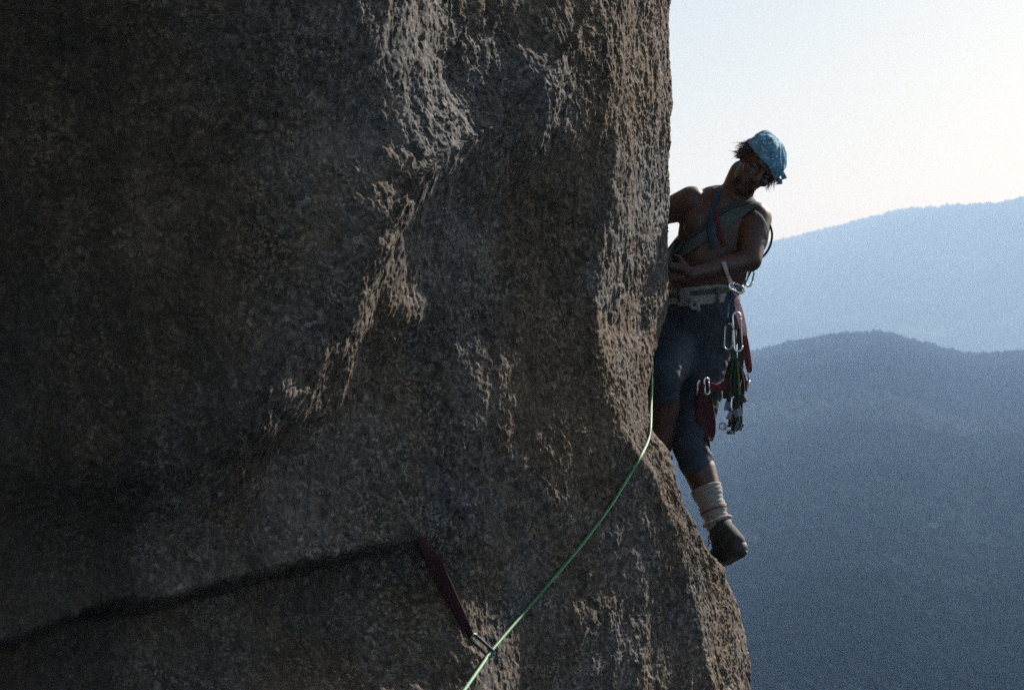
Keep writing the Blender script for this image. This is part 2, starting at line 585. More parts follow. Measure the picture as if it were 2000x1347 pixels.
zs = spacing([(-9, -3, 24), (-3, -1.42, 60), (-1.42, 1.40, 800), (1.40, 2.6, 50), (2.6, 9, 24)])
def z_tab(tab, depth):
    py = np.array([t[0] for t in tab], float); px = np.array([t[1] for t in tab], float)
    zz = (673.5 - py) / KPX * depth
    o = np.argsort(zz)
    zf = np.linspace(zz[o][0], zz[o][-1], 1200)
    vf = np.interp(zf, zz[o], px[o])
    k = np.exp(-0.5 * (np.linspace(-2.5, 2.5, 15)) ** 2); k /= k.sum()
    vf = np.convolve(np.pad(vf, 7, mode='edge'), k, mode='valid')
    return np.interp(zs, zf, vf)
kA = (z_tab(A_px, 7.4) - 1000) / KPX
kB = (z_tab(B_px, 7.8) - 1000) / KPX
tA = (kA * Y0 - X0) / (math.cos(FACE_H) - kA * math.sin(FACE_H))
xA, yA = X0 + tA * math.cos(FACE_H), Y0 + tA * math.sin(FACE_H)
LF = (kB * yA - xA) / (math.cos(FLANK_H) - math.sin(FLANK_H) * kB)       # flank length per height
LF = np.maximum(LF, 0.12)

# parameter along the section: t<0 face (metres left of A), 0..1 flank, >1 behind
tf = -spacing([(0.0, 0.35, 110), (0.35, 2.95, 660), (2.95, 4.2, 60), (4.2, 9.0, 30)])[::-1]
tk = np.linspace(0, 1, 190)[1:]
tb = spacing([(0.004, 0.25, 40), (0.25, 1.2, 50), (1.2, 6.0, 30)])
nf_, nk_, nb_ = len(tf), len(tk), len(tb)
NU, NV = nf_ + nk_ + nb_, len(zs)

def base_section():
    P = np.zeros((NV, NU, 3)); S = np.zeros((NV, NU))
    P[:, :, 2] = zs[:, None]
    dF = np.array([math.cos(FACE_H), math.sin(FACE_H)]); dK = np.array([math.cos(FLANK_H), math.sin(FLANK_H)])
    P[:, :nf_, 0] = xA[:, None] + tf[None] * dF[0]
    P[:, :nf_, 1] = yA[:, None] + tf[None] * dF[1]
    S[:, :nf_] = tA[:, None] + tf[None]
    P[:, nf_:nf_ + nk_, 0] = xA[:, None] + tk[None] * LF[:, None] * dK[0]
    P[:, nf_:nf_ + nk_, 1] = yA[:, None] + tk[None] * LF[:, None] * dK[1]
    S[:, nf_:nf_ + nk_] = tA[:, None] + tk[None] * LF[:, None]
    xB, yB = P[:, nf_ + nk_ - 1, 0], P[:, nf_ + nk_ - 1, 1]
    # back: heading bends from 105 deg to 170 deg
    head = R(95) + R(60) * sstep(tb, 0.6, 2.6)
    dt = np.diff(np.concatenate([[0], tb]))
    bx, by = np.cumsum(np.cos(head) * dt), np.cumsum(np.sin(head) * dt)
    P[:, nf_ + nk_:, 0] = xB[:, None] + bx[None]
    P[:, nf_ + nk_:, 1] = yB[:, None] + by[None]
    S[:, nf_ + nk_:] = tA[:, None] + LF[:, None] + tb[None]
    return P, S

P, S = base_section()
# round the two aretes a little (smooth along the section in index space)
for it in range(14):
    Q = P.copy()
    Q[:, 1:-1] = 0.25 * P[:, :-2] + 0.5 * P[:, 1:-1] + 0.25 * P[:, 2:]
    P = Q
def normals_of(P):
    du = np.gradient(P, axis=1); dv = np.gradient(P, axis=0)
    n = np.cross(du, dv)
    return n / np.maximum(np.linalg.norm(n, axis=2, keepdims=True), 1e-12)
NRM = normals_of(P)

def TZ(px, py):
    """photo position -> (t along face, z) on the undisplaced face"""
    k = (px - 1000) / KPX
    yA0, xA0 = Y0, X0
    t = (k * yA0 - xA0) / (math.cos(FACE_H) - k * math.sin(FACE_H))
    y = yA0 + t * math.sin(FACE_H)
    return t, (673.5 - py) / KPX * y

Z = P[:, :, 2]
SR = S - tA[:, None]                                  # relative to the arete
onface = sstep(-SR, -0.02, 0.10)
onflank = sstep(SR, -0.05, 0.06)
n_w1 = pnoise(S * 2.3, Z * 2.3, 1)
n_w2 = pnoise(S * 6.1, Z * 6.1, 2)
warp = 0.10 * n_w1 + 0.045 * n_w2

def line_t(pts):
    tz = [TZ(*p) for p in pts]
    tz.sort(key=lambda q: q[1])
    return np.array([q[1] for q in tz]), np.array([q[0] for q in tz])

h = np.zeros_like(S)
tt = -np.minimum(S, 0)                                 # metres left of the arete
tq = np.clip(tt - 0.95, 0, 3.5)
h += -0.060 * tq ** 1.7
# overhang: upper left leans out, lower right lies back
h += 0.26 * Z * sstep(tt, 0.75, 1.6) * sstep(Z, -0.3, 0.2)

flaky = np.zeros_like(S)
ragged = 0.045 * pnoise(S * 13, Z * 10, 61) + 0.025 * pnoise(S * 27, Z * 21, 62)
def riser(pts, drop, width, recover, top_fade, bot_fade, seed, swell=1.1, lift=0.9):
    zt, tl = line_t(pts)
    pos = np.interp(Z, zt, tl)
    d = S - pos + warp * 0.9 + ragged
    w = width[0] + (width[1] - width[0]) * np.clip((Z - zt[0]) / (zt[-1] - zt[0]), 0, 1)
    amp = drop * sstep(Z, zt[0] - bot_fade, zt[0] + 0.35) * (1 - sstep(Z, zt[-1] - 0.1, zt[-1] + top_fade))
    amp = amp * (0.85 + 0.5 * pnoise(Z * 3.0, Z * 0 + seed, 5))
    down = sstep(d, -0.5 * w, 0.5 * w)
    back = sstep(d, 0.5 * w, 0.5 * w + recover)
    rise = 1 - sstep(-d, 0.5 * w, 0.5 * w + swell)     # gentle swell leading up to the edge
    global flaky
    flaky = np.maximum(flaky, np.exp(-(d / (0.75 * w)) ** 2) * (amp > 0.01) * onface)
    hollow = np.exp(-((d - 0.5 * w - 0.10) / 0.13) ** 2)
    return amp * (1 - down) * (1 - lift + lift * rise) - 0.10 * amp * hollow

L1 = [(1220, -150), (1130, 40), (1030, 150), (920, 240), (770, 330), (610, 450), (550, 560), (505, 640), (460, 710), (400, 810), (300, 915)]
zt_, tl_ = line_t(L1)
dR = S - np.interp(Z, zt_, tl_) + warp * 0.9
rampZ = 0.36 * np.clip((1.35 - Z) / 1.75, 0, 1.0) * sstep(Z, -0.66, -0.12)      # a rib standing further out the lower it gets
wl = 0.30 + 1.05 * np.clip((1.15 - Z) / 1.5, 0, 1)
prof = np.where(dR < 0, 1 - sstep(-dR, -0.25, wl), 1 - sstep(dR, -0.12, 0.80 + 0.15 * n_w1))
h += onface * rampZ * prof

def bumps(spots, lift, k_off=0.75):
    """rounded swellings whose right shoulders catch the sun"""
    global flaky
    tot = np.zeros_like(S)
    for px, py, w, hh, a in spots:
        t0, z0 = TZ(px, py)
        depth = Y0 + t0 * math.sin(FACE_H)
        mpp = depth / KPX
        st, sz = w * mpp / 0.66 * 0.62, hh * mpp * 0.62
        q = np.exp(-((S + warp * 0.5 + ragged * 0.8 - (t0 - k_off * st)) / st) ** 2 - ((Z + 0.35 * warp - (z0 - 0.45 * sz)) / sz) ** 2)
        tot = np.maximum(tot, a * min(lift * st, 0.050) * q)
        flaky = np.maximum(flaky, a * np.exp(-((S - t0) / (1.1 * st)) ** 2 - ((Z - z0) / (1.1 * sz)) ** 2))
    return tot
lit = [(880, 190, 190, 210, 1.0), (815, 300, 150, 110, .95), (705, 375, 130, 130, .95), (660, 480, 95, 130, .95), (628, 580, 95, 130, .95), (618, 675, 100, 85, 1.0), (548, 738, 80, 70, .8), (492, 812, 80, 60, .9), (425, 868, 70, 60, .6), (365, 915, 70, 50, .4),
       (965, 85, 100, 140, .8), (1062, 140, 95, 170, .75), (1035, 255, 85, 120, .7), (965, 335, 80, 95, .75), (908, 445, 75, 130, .85), (893, 530, 70, 100, .75), (850, 600, 90, 70, .65), (790, 640, 70, 60, .65),
       (1010, -60, 120, 180, .7), (1100, 20, 70, 100, .5)]
h += onface * bumps(lit, 0.38)
low = [(1195, 1205, 100, 100, .8), (1235, 1270, 120, 120, .9), (1285, 1335, 120, 120, .9), (1200, 1325, 90, 90, .7), (1120, 1335, 80, 60, .5), (1340, 1420, 160, 160, .8)]
h += onface * bumps(low, 0.42)
for px, py, w, hh, dep in [(800, 430, 150, 170, .055), (700, 640, 110, 120, .04), (560, 900, 200, 200, .06), (1000, 520, 160, 200, .02), (1110, 425, 80, 50, .02)]:
    t0, z0 = TZ(px, py)
    mpp = (Y0 + t0 * math.sin(FACE_H)) / KPX
    h -= onface * dep * np.exp(-((S + warp - t0) / (w * mpp / .66)) ** 2 - ((Z - z0) / (hh * mpp)) ** 2)

# undercut lip running up to the right across the lower face
lip_px = [(-500, 1500), (0, 1275), (120, 1215), (250, 1168), (400, 1140), (520, 1108), (640, 1080), (760, 1052), (850, 1030), (1000, 985)]
lt = [TZ(*p) for p in lip_px]
zl = np.interp(S, [q[0] for q in lt], [q[1] for q in lt]) + 0.016 * pnoise(S * 3.1, S * 0 + 2, 63) + 0.007 * pnoise(S * 17, Z * 9, 64) + 0.005 * pnoise(S * 41, Z * 30, 65)
lipw = sstep(tt, 0.80, 1.3)
dz = Z - zl
h += onface * lipw * np.where(dz > 0, 0.03 * np.exp(-np.clip(dz, 0, 9) / 0.10), 0)
h += onface * np.where(dz <= 0, lipw * (0.03 - 0.19 * sstep(-dz, 0.0, 0.09 + 0.05 * np.abs(n_w1))), 0)
h += np.where(dz <= 0, 0.46 * sstep(-dz, 0, 0.6) * np.clip(-dz, 0, 3) * sstep(tt, 0.45, 1.3), 0)
# pits
pr = np.random.RandomState(4)
pits = [(1100, 408, .045, .020, .02), (1128, 437, .03, .018, .018), (935, 22, .014, .02, .014), (350, 350, .04, .03, .015), (975, 1215, .03, .02, .01)]
for _ in range(260):
    pits.append((pr.uniform(0, 1200), pr.uniform(0, 1347), pr.uniform(.008, .03), pr.uniform(.008, .022), pr.uniform(.003, .011)))
hp = np.zeros_like(h)
for px, py, ru, rv, dep in pits:
    t0, z0 = TZ(px, py)
    i0, i1 = np.searchsorted(zs, z0 - 3 * rv), np.searchsorted(zs, z0 + 3 * rv)
    sl = slice(i0, max(i1, i0 + 1))
    j0, j1 = np.searchsorted(tf, t0 - 3 * ru), np.searchsorted(tf, t0 + 3 * ru)
    sj = slice(j0, max(j1, j0 + 1))
    hp[sl, sj] -= dep * np.exp(-(((S[sl, sj] - t0) / ru) ** 2 + ((Z[sl, sj] - z0) / rv) ** 2))
h += hp
# roughness, several scales; the flank is streaked vertically
Sw, Zw = S + 0.02 * n_w2, Z + 0.02 * pnoise(S * 7, Z * 7, 6)
h += 0.020 * pnoise(S * 1.7 + 5, Z * 1.4, 21) + 0.011 * pnoise(S * 4.3, Z * 3.1, 22)
h += 0.0085 * pnoise(Sw * 11, Zw * 8, 23)
# unseen roof above the view, added to keep sky light off the upper left
h += 2.2 * sstep(Z, 1.75, 3.2) * sstep(tt, 1.5, 2.8)
rough = 0.75 + 0.6 * np.clip(pnoise(S * 2.9 + 9, Z * 2.9, 31) + 0.2, 0, 1)
face_f = 0.0042 * pnoise(Sw * 24, Zw * 19, 24) + 0.0036 * pnoise(Sw * 50, Zw * 40, 25) + 0.0024 * pnoise(Sw * 100, Zw * 85, 26)
flake_f = 0.0040 * pnoise(Sw * 14, Zw * 10, 32) + 0.0045 * pnoise(Sw * 29, Zw * 22, 33) + 0.0044 * pnoise(Sw * 58, Zw * 45, 34) + 0.0032 * pnoise(Sw * 110, Zw * 90, 35)
flank_f = 0.0040 * pnoise(Sw * 15, Zw * 9, 27) + 0.0036 * pnoise(Sw * 30, Zw * 19, 28) + 0.0044 * pnoise(Sw * 62, Zw * 38, 29) + 0.0028 * pnoise(Sw * 120, Zw * 85, 30)
flaky = np.maximum(flaky, np.exp(-((dR + 0.05) / 0.38) ** 2) * sstep(rampZ, 0.02, 0.10) * onface)
fk = np.clip(flaky, 0, 1) * (1 - onflank)
Sf, Zf = S + 0.012 * pnoise(S * 22, Z * 22, 81), Z + 0.012 * pnoise(S * 22, Z * 22, 82)
chips = 0.0075 * facets(Sf * 30, Zf * 21, 1) + 0.0050 * facets(Sf * 66, Zf * 50, 2)
chips_big = 0.016 * facets(Sf * 11, Zf * 8, 3)
h += rough * ((0.55 * (1 - onflank) + 0.58 * onflank + 0.38 * fk) * chips + (0.35 * onflank + 0.55 * fk) * chips_big)
h += rough * ((1 - onflank) * (1 - fk) * face_f + fk * flake_f + onflank * flank_f)

P = P + NRM * h[:, :, None]
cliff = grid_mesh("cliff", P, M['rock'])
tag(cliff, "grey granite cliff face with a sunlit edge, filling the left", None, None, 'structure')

sub = P[::3, ::3]
nvs, nus, _ = sub.shape
ROCK = BVHTree.FromPolygons([tuple(v) for v in sub.reshape(-1, 3)], [(i * nus + j, i * nus + j + 1, (i + 1) * nus + j + 1, (i + 1) * nus + j) for i in range(nvs - 1) for j in range(nus - 1)])
def on_rock(px, py, off=0.01):
    d = W(px, py, 1.0).normalized()
    hit = ROCK.ray_cast(Vector((0, 0, 0)), d)
    if hit[0] is None:
        return W(px, py, 7.6)
    return hit[0] - d * off

# ------------------------------------------------------------------ valley and mountains
def build_terrain():
    az = spacing([(-math.pi, -0.6, 90), (-0.6, 0.03, 60), (0.03, 0.36, 760), (0.36, 0.9, 90), (0.9, math.pi, 80)])[:-1]
    r = spacing([(0.5, 300, 10), (300, 800, 40), (800, 2700, 90), (2700, 2990, 40), (2990, 4700, 16), (4700, 8850, 44), (8850, 9080, 30), (9080, 9700, 10)])
    AZ, RR = np.meshgrid(az, r)
    X, Y = RR * np.sin(AZ), RR * np.cos(AZ)
    front = 0.5 + 0.5 * np.cos(np.clip(AZ * 1.2, -np.pi, np.pi))
    depth = RR * np.cos(np.clip(AZ, -1, 1))
    px = 1000 + KPX * np.tan(np.clip(AZ, -1.2, 1.2))
    near_px = [(-6000, 640), (600, 720), (1200, 735), (1400, 712), (1470, 692), (1540, 672), (1620, 655), (1690, 648), (1740, 650), (1800, 665), (1850, 680), (1900, 688), (1950, 685), (2000, 679), (2300, 640), (8000, 600)]
    far_px = [(-6000, 560), (600, 600), (1200, 540), (1440, 492), (1510, 475), (1570, 462), (1640, 445), (1700, 428), (1760, 412), (1820, 408), (1880, 405), (1920, 402), (1960, 398), (2000, 389), (2300, 360), (8000, 500)]
    en = (673.5 - np.interp(px, *zip(*near_px))) / KPX
    ef = (673.5 - np.interp(px, *zip(*far_px))) / KPX
    g = np.interp(RR, [0, 200, 320, 500, 800, 1250, 1800, 2350, 2900], [1.1, 1.1, 0.36, 0.187, 0.125, 0.072, 0.034, 0.011, 0.0])
    z_near = depth * (en - g)
    z_near = np.where(RR < 200, -215.0, z_near)
    beyond = sstep(RR, 2900, 4700)
    zv = -160.0
    z = np.where(RR <= 2900, z_near, (2900 * np.cos(np.clip(AZ, -1, 1)) * en) * (1 - beyond) + zv * beyond)
    upf = sstep(RR, 4700, 8950) ** 0.8
    zfar = 8950 * np.cos(np.clip(AZ, -1, 1)) * ef
    z = np.where(RR > 4700, zv + (zfar - zv) * upf, z)
    z = np.where(RR > 8950, zfar + (zv - zfar) * sstep(RR, 8950, 9700), z)
    # spurs and gullies
    amp = np.clip(RR / 4000, 0.1, 1)
    crest = 1 - 0.8 * np.exp(-((RR - 2900) / 450) ** 2) - 0.8 * np.exp(-((RR - 8950) / 700) ** 2)
    z = z + crest * amp * (45 * pnoise(X / 900, Y / 900, 41) + 22 * pnoise(X / 330, Y / 330, 42) + 9 * pnoise(X / 120, Y / 120, 43))
    # tree cover: uneven crowns
    can = 9 * np.clip(pnoise(X / 26, Y / 26, 44) + 0.25, 0, 1) + 7 * np.clip(pnoise(X / 13, Y / 13, 45), 0, 1) + 8 * np.clip(pnoise(X / 90, Y / 90, 46), 0, 1)
    z = z + can * 0.25 * sstep(RR, 4500, 6000)
    back = -215 + 40 * pnoise(X / 700, Y / 700, 47)
    z = z * front + back * (1 - front)
    Pt = np.stack([X, Y, z], -1)
    global TERR
    TERR = (az, r, z)
    o = grid_mesh("ground", Pt, M['terrain'], closed_u=True)
    tag(o, "hazy wooded valley slopes and mountain ridge behind the climber", None, None, 'structure')
    return float(z.min()), float(z.max())
zmin, zmax = build_terrain()

def build_scrub():
    """bushes and low trees too many to count, one mass on each hillside"""
    az, r, z = TERR
    rg = np.random.RandomState(17)
    def ground_z(a, rr):
        i = np.clip(np.searchsorted(r, rr) - 1, 0, len(r) - 2)
        j = np.clip(np.searchsorted(az, a) - 1, 0, len(az) - 2)
        fi = (rr - r[i]) / (r[i + 1] - r[i]); fj = (a - az[j]) / (az[j + 1] - az[j])
        return (z[i, j] * (1 - fi) * (1 - fj) + z[i + 1, j] * fi * (1 - fj) + z[i, j + 1] * (1 - fi) * fj + z[i + 1, j + 1] * fi * fj)
    a_, r_, s_ = [], [], []
    def scatter(n, r0, r1, lo, hi, p=0.5):
        a_.append(rg.uniform(0.085, 0.285, n)); r_.append((r0 ** (1 / p) + (r1 ** (1 / p) - r0 ** (1 / p)) * rg.rand(n)) ** p)
        s_.append(lo + (hi - lo) * rg.rand(n) ** 2)
    scatter(9000, 440, 1000, 0.9, 2.6)
    scatter(17000, 1000, 2960, 1.6, 4.6)
    scatter(3500, 2780, 2950, 2.0, 5.0)
    scatter(5000, 6500, 8850, 5.0, 11.0)
    scatter(5000, 8780, 9000, 4.0, 10.0)
    a, rr, sz = np.concatenate(a_), np.concatenate(r_), np.concatenate(s_)
    # thickets and clearings
    X, Y = rr * np.sin(a), rr * np.cos(a)
    dens = pnoise(X / 210, Y / 210, 71) + 0.6 * pnoise(X / 70, Y / 70, 72)
    keep = rg.rand(len(a)) < np.clip(0.75 + 0.9 * dens, 0.12, 1)
    a, rr, sz, X, Y = a[keep], rr[keep], sz[keep], X[keep], Y[keep]
    n = len(a)
    gz = ground_z(a, rr)
    base = np.array([(0, 0, 1.25)] + [(math.cos(k * math.pi * 2 / 5), math.sin(k * math.pi * 2 / 5), .65) for k in range(5)] + [(.9 * math.cos((k + .5) * math.pi * 2 / 5), .9 * math.sin((k + .5) * math.pi * 2 / 5), -.25) for k in range(5)])
    tri = np.array([(0, 1 + k, 1 + (k + 1) % 5) for k in range(5)] + [(1 + k, 6 + k, 1 + (k + 1) % 5) for k in range(5)] + [(1 + (k + 1) % 5, 6 + k, 6 + (k + 1) % 5) for k in range(5)])
    Vv = base[None] * (1 + 0.30 * rg.uniform(-1, 1, (n, len(base), 1)))
    rot = rg.uniform(0, 6.28, n); c, sn = np.cos(rot)[:, None], np.sin(rot)[:, None]
    tall = rg.uniform(0.7, 1.35, n)[:, None]
    x = (Vv[:, :, 0] * c - Vv[:, :, 1] * sn) * sz[:, None] + X[:, None]
    y = (Vv[:, :, 0] * sn + Vv[:, :, 1] * c) * sz[:, None] + Y[:, None]
    zz = Vv[:, :, 2] * sz[:, None] * tall + gz[:, None]
    co = np.stack([x, y, zz], -1).reshape(-1, 3)
    f = (tri[None] + (np.arange(n) * len(base))[:, None, None]).reshape(-1, 3)
    me = bpy.data.meshes.new("scrub")
    me.vertices.add(len(co)); me.vertices.foreach_set('co', co.astype(np.float32).reshape(-1))
    me.loops.add(len(f) * 3); me.loops.foreach_set('vertex_index', f.astype(np.int32).reshape(-1))
    me.polygons.add(len(f)); me.polygons.foreach_set('loop_start', (np.arange(len(f)) * 3).astype(np.int32)); me.polygons.foreach_set('loop_total', np.full(len(f), 3, np.int32))
    me.update(calc_edges=True)
    o = bpy.data.objects.new("scrub", me)
    COL.objects.link(o)
    me.materials.append(M['terrain'])
    tag(o, "dark scrub and trees covering the hazy hillsides", "scrub", None, 'stuff')
    return float(co[:, 2].max())
zmax = max(zmax, build_scrub())

# haze: one closed box of even air
def build_haze():
    x0, z0, z1 = 9760, zmin - 1, zmax + 20
    V = [(-x0, -x0, z0), (x0, -x0, z0), (x0, x0, z0), (-x0, x0, z0), (-x0, -x0, z1), (x0, -x0, z1), (x0, x0, z1), (-x0, x0, z1)]
    F = [(0, 3, 2, 1), (4, 5, 6, 7), (0, 1, 5, 4), (1, 2, 6, 5), (2, 3, 7, 6), (3, 0, 4, 7)]
    m = bpy.data.materials.new("pale_air")
    m.use_nodes = True
    nt = m.node_tree
    nt.nodes.clear()
    pv = nt.nodes.new('ShaderNodeVolumePrincipled')
    pv.inputs['Color'].default_value = (0.41, 0.635, 1.0, 1)
    pv.inputs['Absorption Color'].default_value = (1, 1, 1, 1)
    pv.inputs['Density'].default_value = 0.00019
    pv.inputs['Anisotropy'].default_value = 0.0
    out = nt.nodes.new('ShaderNodeOutputMaterial')
    nt.links.new(pv.outputs[0], out.inputs['Volume'])
    o = link_mesh("haze", mesh_from("haze", V, F), m, smooth=False)
    tag(o, "pale blue haze lying over the valley and mountains", None, None, 'stuff')
build_haze()

# ------------------------------------------------------------------ climber
DY = 0.60
def C(px, py, y):
    return W(px, py, y + DY if y > 2 else y)
YB = 8.12                                   # depth of the trunk
person = empty("person", C(1355, 660, YB))
tag(person, "shirtless climber in blue bandana and navy knee trousers leaning out from the cliff edge", "person")

hc = C(1480, 322, 8.05)
hf = Vector((0.02, -0.90, -0.42)).normalized()
hu = Vector((0.66, 0, 0.75)); hu = (hu - hf * hu.dot(hf)).normalized()
hr = hu.cross(hf)
hr, hf, hu = hr * 1.08, hf * 1.08, hu * 1.08
def H(r, f, u): return hc + hr * r + hf * f + hu * u

sh_l = C(1474, 427, 8.08)        # his left shoulder (viewer's right)
sh_r = C(1350, 394, 8.10)
el_l = C(1464, 507, 7.97)
wr_l = C(1350, 536, 7.86)
el_r = C(1240, 440, 8.20)
wr_r = C(1205, 345, 8.42)
hip_l, knee_l, ank_l = C(1388, 665, 8.13), C(1346, 868, 7.97), C(1406, 1030, 7.86)
hip_r, knee_r, ank_r = C(1325, 665, 8.15), C(1296, 735, 7.84), C(1284, 905, 7.96)

V, F = [], []
# head
ellipsoid(H(0, -0.012, 0.028), (hr * .076, hf * .097, hu * .090), V, F)
ellipsoid(H(0, 0.028, -0.040), (hr * .062, hf * .070, hu * .078), V, F)
ellipsoid(H(0, 0.072, -0.100), (hr * .026, hf * .022, hu * .020), V, F)
capsule(H(0, .098, .004), .010, H(0, .117, -.030), .016, V=V, F=F, seg=12)
capsule(H(-.018, .098, -.035), .009, H(.018, .098, -.035), .009, V=V, F=F, seg=12)
capsule(H(-.036, .086, .024), .014, H(.036, .086, .024), .014, V=V, F=F, seg=12)
for s in (-1, 1):
    ellipsoid(H(s * .042, .066, -.024), (hr * .024, hf * .022, hu * .020), V, F)
    ellipsoid(H(s * .077, -.012, -.012), (hr * .012, hf * .022, hu * .032), V, F)
capsule(H(-.020, .090, -.062), .009, H(.020, .090, -.062), .009, V=V, F=F, seg=12)
capsule(H(-.017, .088, -.076), .010, H(.017, .088, -.076), .010, V=V, F=F, seg=12)
# neck and trunk
capsule(H(-.004, -.015, -.070), .062, C(1428, 408, 8.13), .072, V=V, F=F)
capsule(C(1360, 398, 8.13), .052, C(1425, 396, 8.14), .050, V=V, F=F)
capsule(C(1425, 398, 8.14), .050, C(1470, 418, 8.14), .050, V=V, F=F)
capsule(C(1406, 440, 8.12), .165, C(1394, 505, 8.12), .160, flat=0.66, V=V, F=F)
capsule(C(1370, 440, 8.06), .072, C(1372, 455, 8.06), .068, flat=0.6, V=V, F=F)
capsule(C(1438, 458, 8.06), .072, C(1438, 468, 8.06), .068, flat=0.6, V=V, F=F)
capsule(C(1388, 510, 8.12), .156, C(1368, 570, 8.13), .138, flat=0.68, V=V, F=F)
capsule(C(1366, 570, 8.13), .134, C(1356, 640, 8.14), .118, flat=0.78, V=V, F=F)
capsule(C(1332, 658, 8.15), .090, C(1384, 655, 8.15), .090, V=V, F=F)
# arms
capsule(sh_r, .064, sh_r + (el_r - sh_r) * 0.35, .055, V=V, F=F)
capsule(sh_r, .056, el_r, .042, V=V, F=F)
capsule(el_r, .043, el_r + (wr_r - el_r) * .35, .044, V=V, F=F)
capsule(el_r + (wr_r - el_r) * .35, .044, wr_r, .027, V=V, F=F)
capsule(sh_l, .070, sh_l + (el_l - sh_l) * 0.4, .064, V=V, F=F)
capsule(sh_l, .062, el_l, .050, V=V, F=F)
capsule(el_l, .043, el_l + (wr_l - el_l) * .4, .043, V=V, F=F)
capsule(el_l + (wr_l - el_l) * .4, .043, wr_l, .027, V=V, F=F)
# hands: palm, four unequal bent fingers and a thumb
def hand(w, dirn, side, palmn, curl):
    d, s, n = dirn.normalized(), side.normalized(), palmn.normalized()
    kn = w + d * .088
    capsule(w + d * .02 - s * .018, .021, kn - s * .024, .019, flat=1, V=V, F=F, seg=12)
    capsule(w + d * .02 + s * .018, .021, kn + s * .024, .019, flat=1, V=V, F=F, seg=12)
    for i, L in enumerate((.070, .080, .075, .058)):
        b = kn + s * (-.030 + .020 * i)
        q, dd = b, d
        for k, f in enumerate((.45, .32, .23)):
            ang = curl * (0.6 + 0.5 * k)
            dd = (d * math.cos(ang) + n * math.sin(ang)).normalized()
            e = q + dd * L * f
            capsule(q, .0095 - .0008 * k, e, .0088 - .0008 * k, V=V, F=F, seg=10)
            q = e
    tb0 = w + d * .025 - s * .030
    t1 = tb0 + (d * .5 - s * .7 + n * .3).normalized() * .045
    t2 = t1 + (d * .8 - s * .2 + n * .5).normalized() * .032
    capsule(tb0, .014, t1, .011, V=V, F=F, seg=10)
    capsule(t1, .011, t2, .009, V=V, F=F, seg=10)
hand(wr_r, Vector((-.25, .25, .9)), Vector((.3, .9, -.2)), Vector((-.95, -.2, 0)), 0.5)
hand(wr_l, Vector((-.95, .05, .10)), Vector((0, .2, -.98)), Vector((.1, .98, .1)), 0.5)
# legs
def leg(hip, knee, ank, cv):
    capsule(hip, .088, hip + (knee - hip) * .55, .074, V=V, F=F)
    capsule(hip + (knee - hip) * .55, .074, knee, .054, V=V, F=F)
    c = knee + (ank - knee) * .32 + cv
    capsule(knee, .056, c, .066, V=V, F=F)
    capsule(c, .066, ank, .038, V=V, F=F)
leg(hip_l, knee_l, ank_l, Vector((.006, .02, 0)))
leg(hip_r, knee_r, ank_r, Vector((.012, .03, 0)))
toe_l, heel_l = C(1388, 1094, 7.86), C(1438, 1064, 7.75)
capsule(ank_l, .036, heel_l, .030, V=V, F=F)
capsule(heel_l, .030, toe_l, .026, V=V, F=F)
toe_r, heel_r = ank_r + Vector((-.10, -.08, -.09)), ank_r + Vector((.02, .06, -.07))
capsule(ank_r, .036, heel_r, .030, V=V, F=F)
capsule(heel_r, .030, toe_r, .026, V=V, F=F)
body = remeshed("body", V, F, 0.0060, 5, M['skin'], person)

# trousers
V, F = [], []
k_end_l = knee_l + (ank_l - knee_l) * .20
capsule(C(1366, 600, 8.135), .140, C(1357, 645, 8.145), .148, flat=0.84, V=V, F=F)
capsule(C(1328, 655, 8.15), .116, C(1388, 652, 8.15), .114, V=V, F=F)
capsule(hip_l, .102, hip_l + (knee_l - hip_l) * .5, .089, V=V, F=F)
capsule(hip_l + (knee_l - hip_l) * .5, .089, knee_l, .072, V=V, F=F)
capsule(knee_l, .072, k_end_l, .068, V=V, F=F)
capsule(hip_r, .102, hip_r + (knee_r - hip_r) * .5, .096, V=V, F=F)
capsule(hip_r + (knee_r - hip_r) * .5, .096, knee_r, .074, V=V, F=F)
capsule(knee_r, .074, knee_r + (ank_r - knee_r) * .16, .066, V=V, F=F)
trousers = remeshed("trousers", V, F, 0.0065, 4, M['trousers'], person)
# cloth folds
def wrinkle(o, amp, freq, stretch, seed):
    me = o.data
    n = len(me.vertices)
    co = np.zeros(n * 3, np.float32); me.vertices.foreach_get('co', co); co = co.reshape(-1, 3).astype(float)
    no = np.zeros(n * 3, np.float32); me.vertices.foreach_get('normal', no); no = no.reshape(-1, 3)
    q = (co[:, 0] * stretch[0] + co[:, 1] * stretch[1]) * freq
    w = (co[:, 2] * stretch[2] + co[:, 1] * 0.3) * freq
    d = amp * np.clip(pnoise(q, w, seed) + 0.5 * pnoise(q * 2.3, w * 2.1, seed + 1) + 0.15, -0.1, 2)
    co += no * d[:, None]
    me.vertices.foreach_set('co', co.astype(np.float32).reshape(-1))
    me.update()
wrinkle(trousers, 0.0085, 13, (0.7, 0.7, 1.2), 51)
BODY = bvh_of(body, trousers)

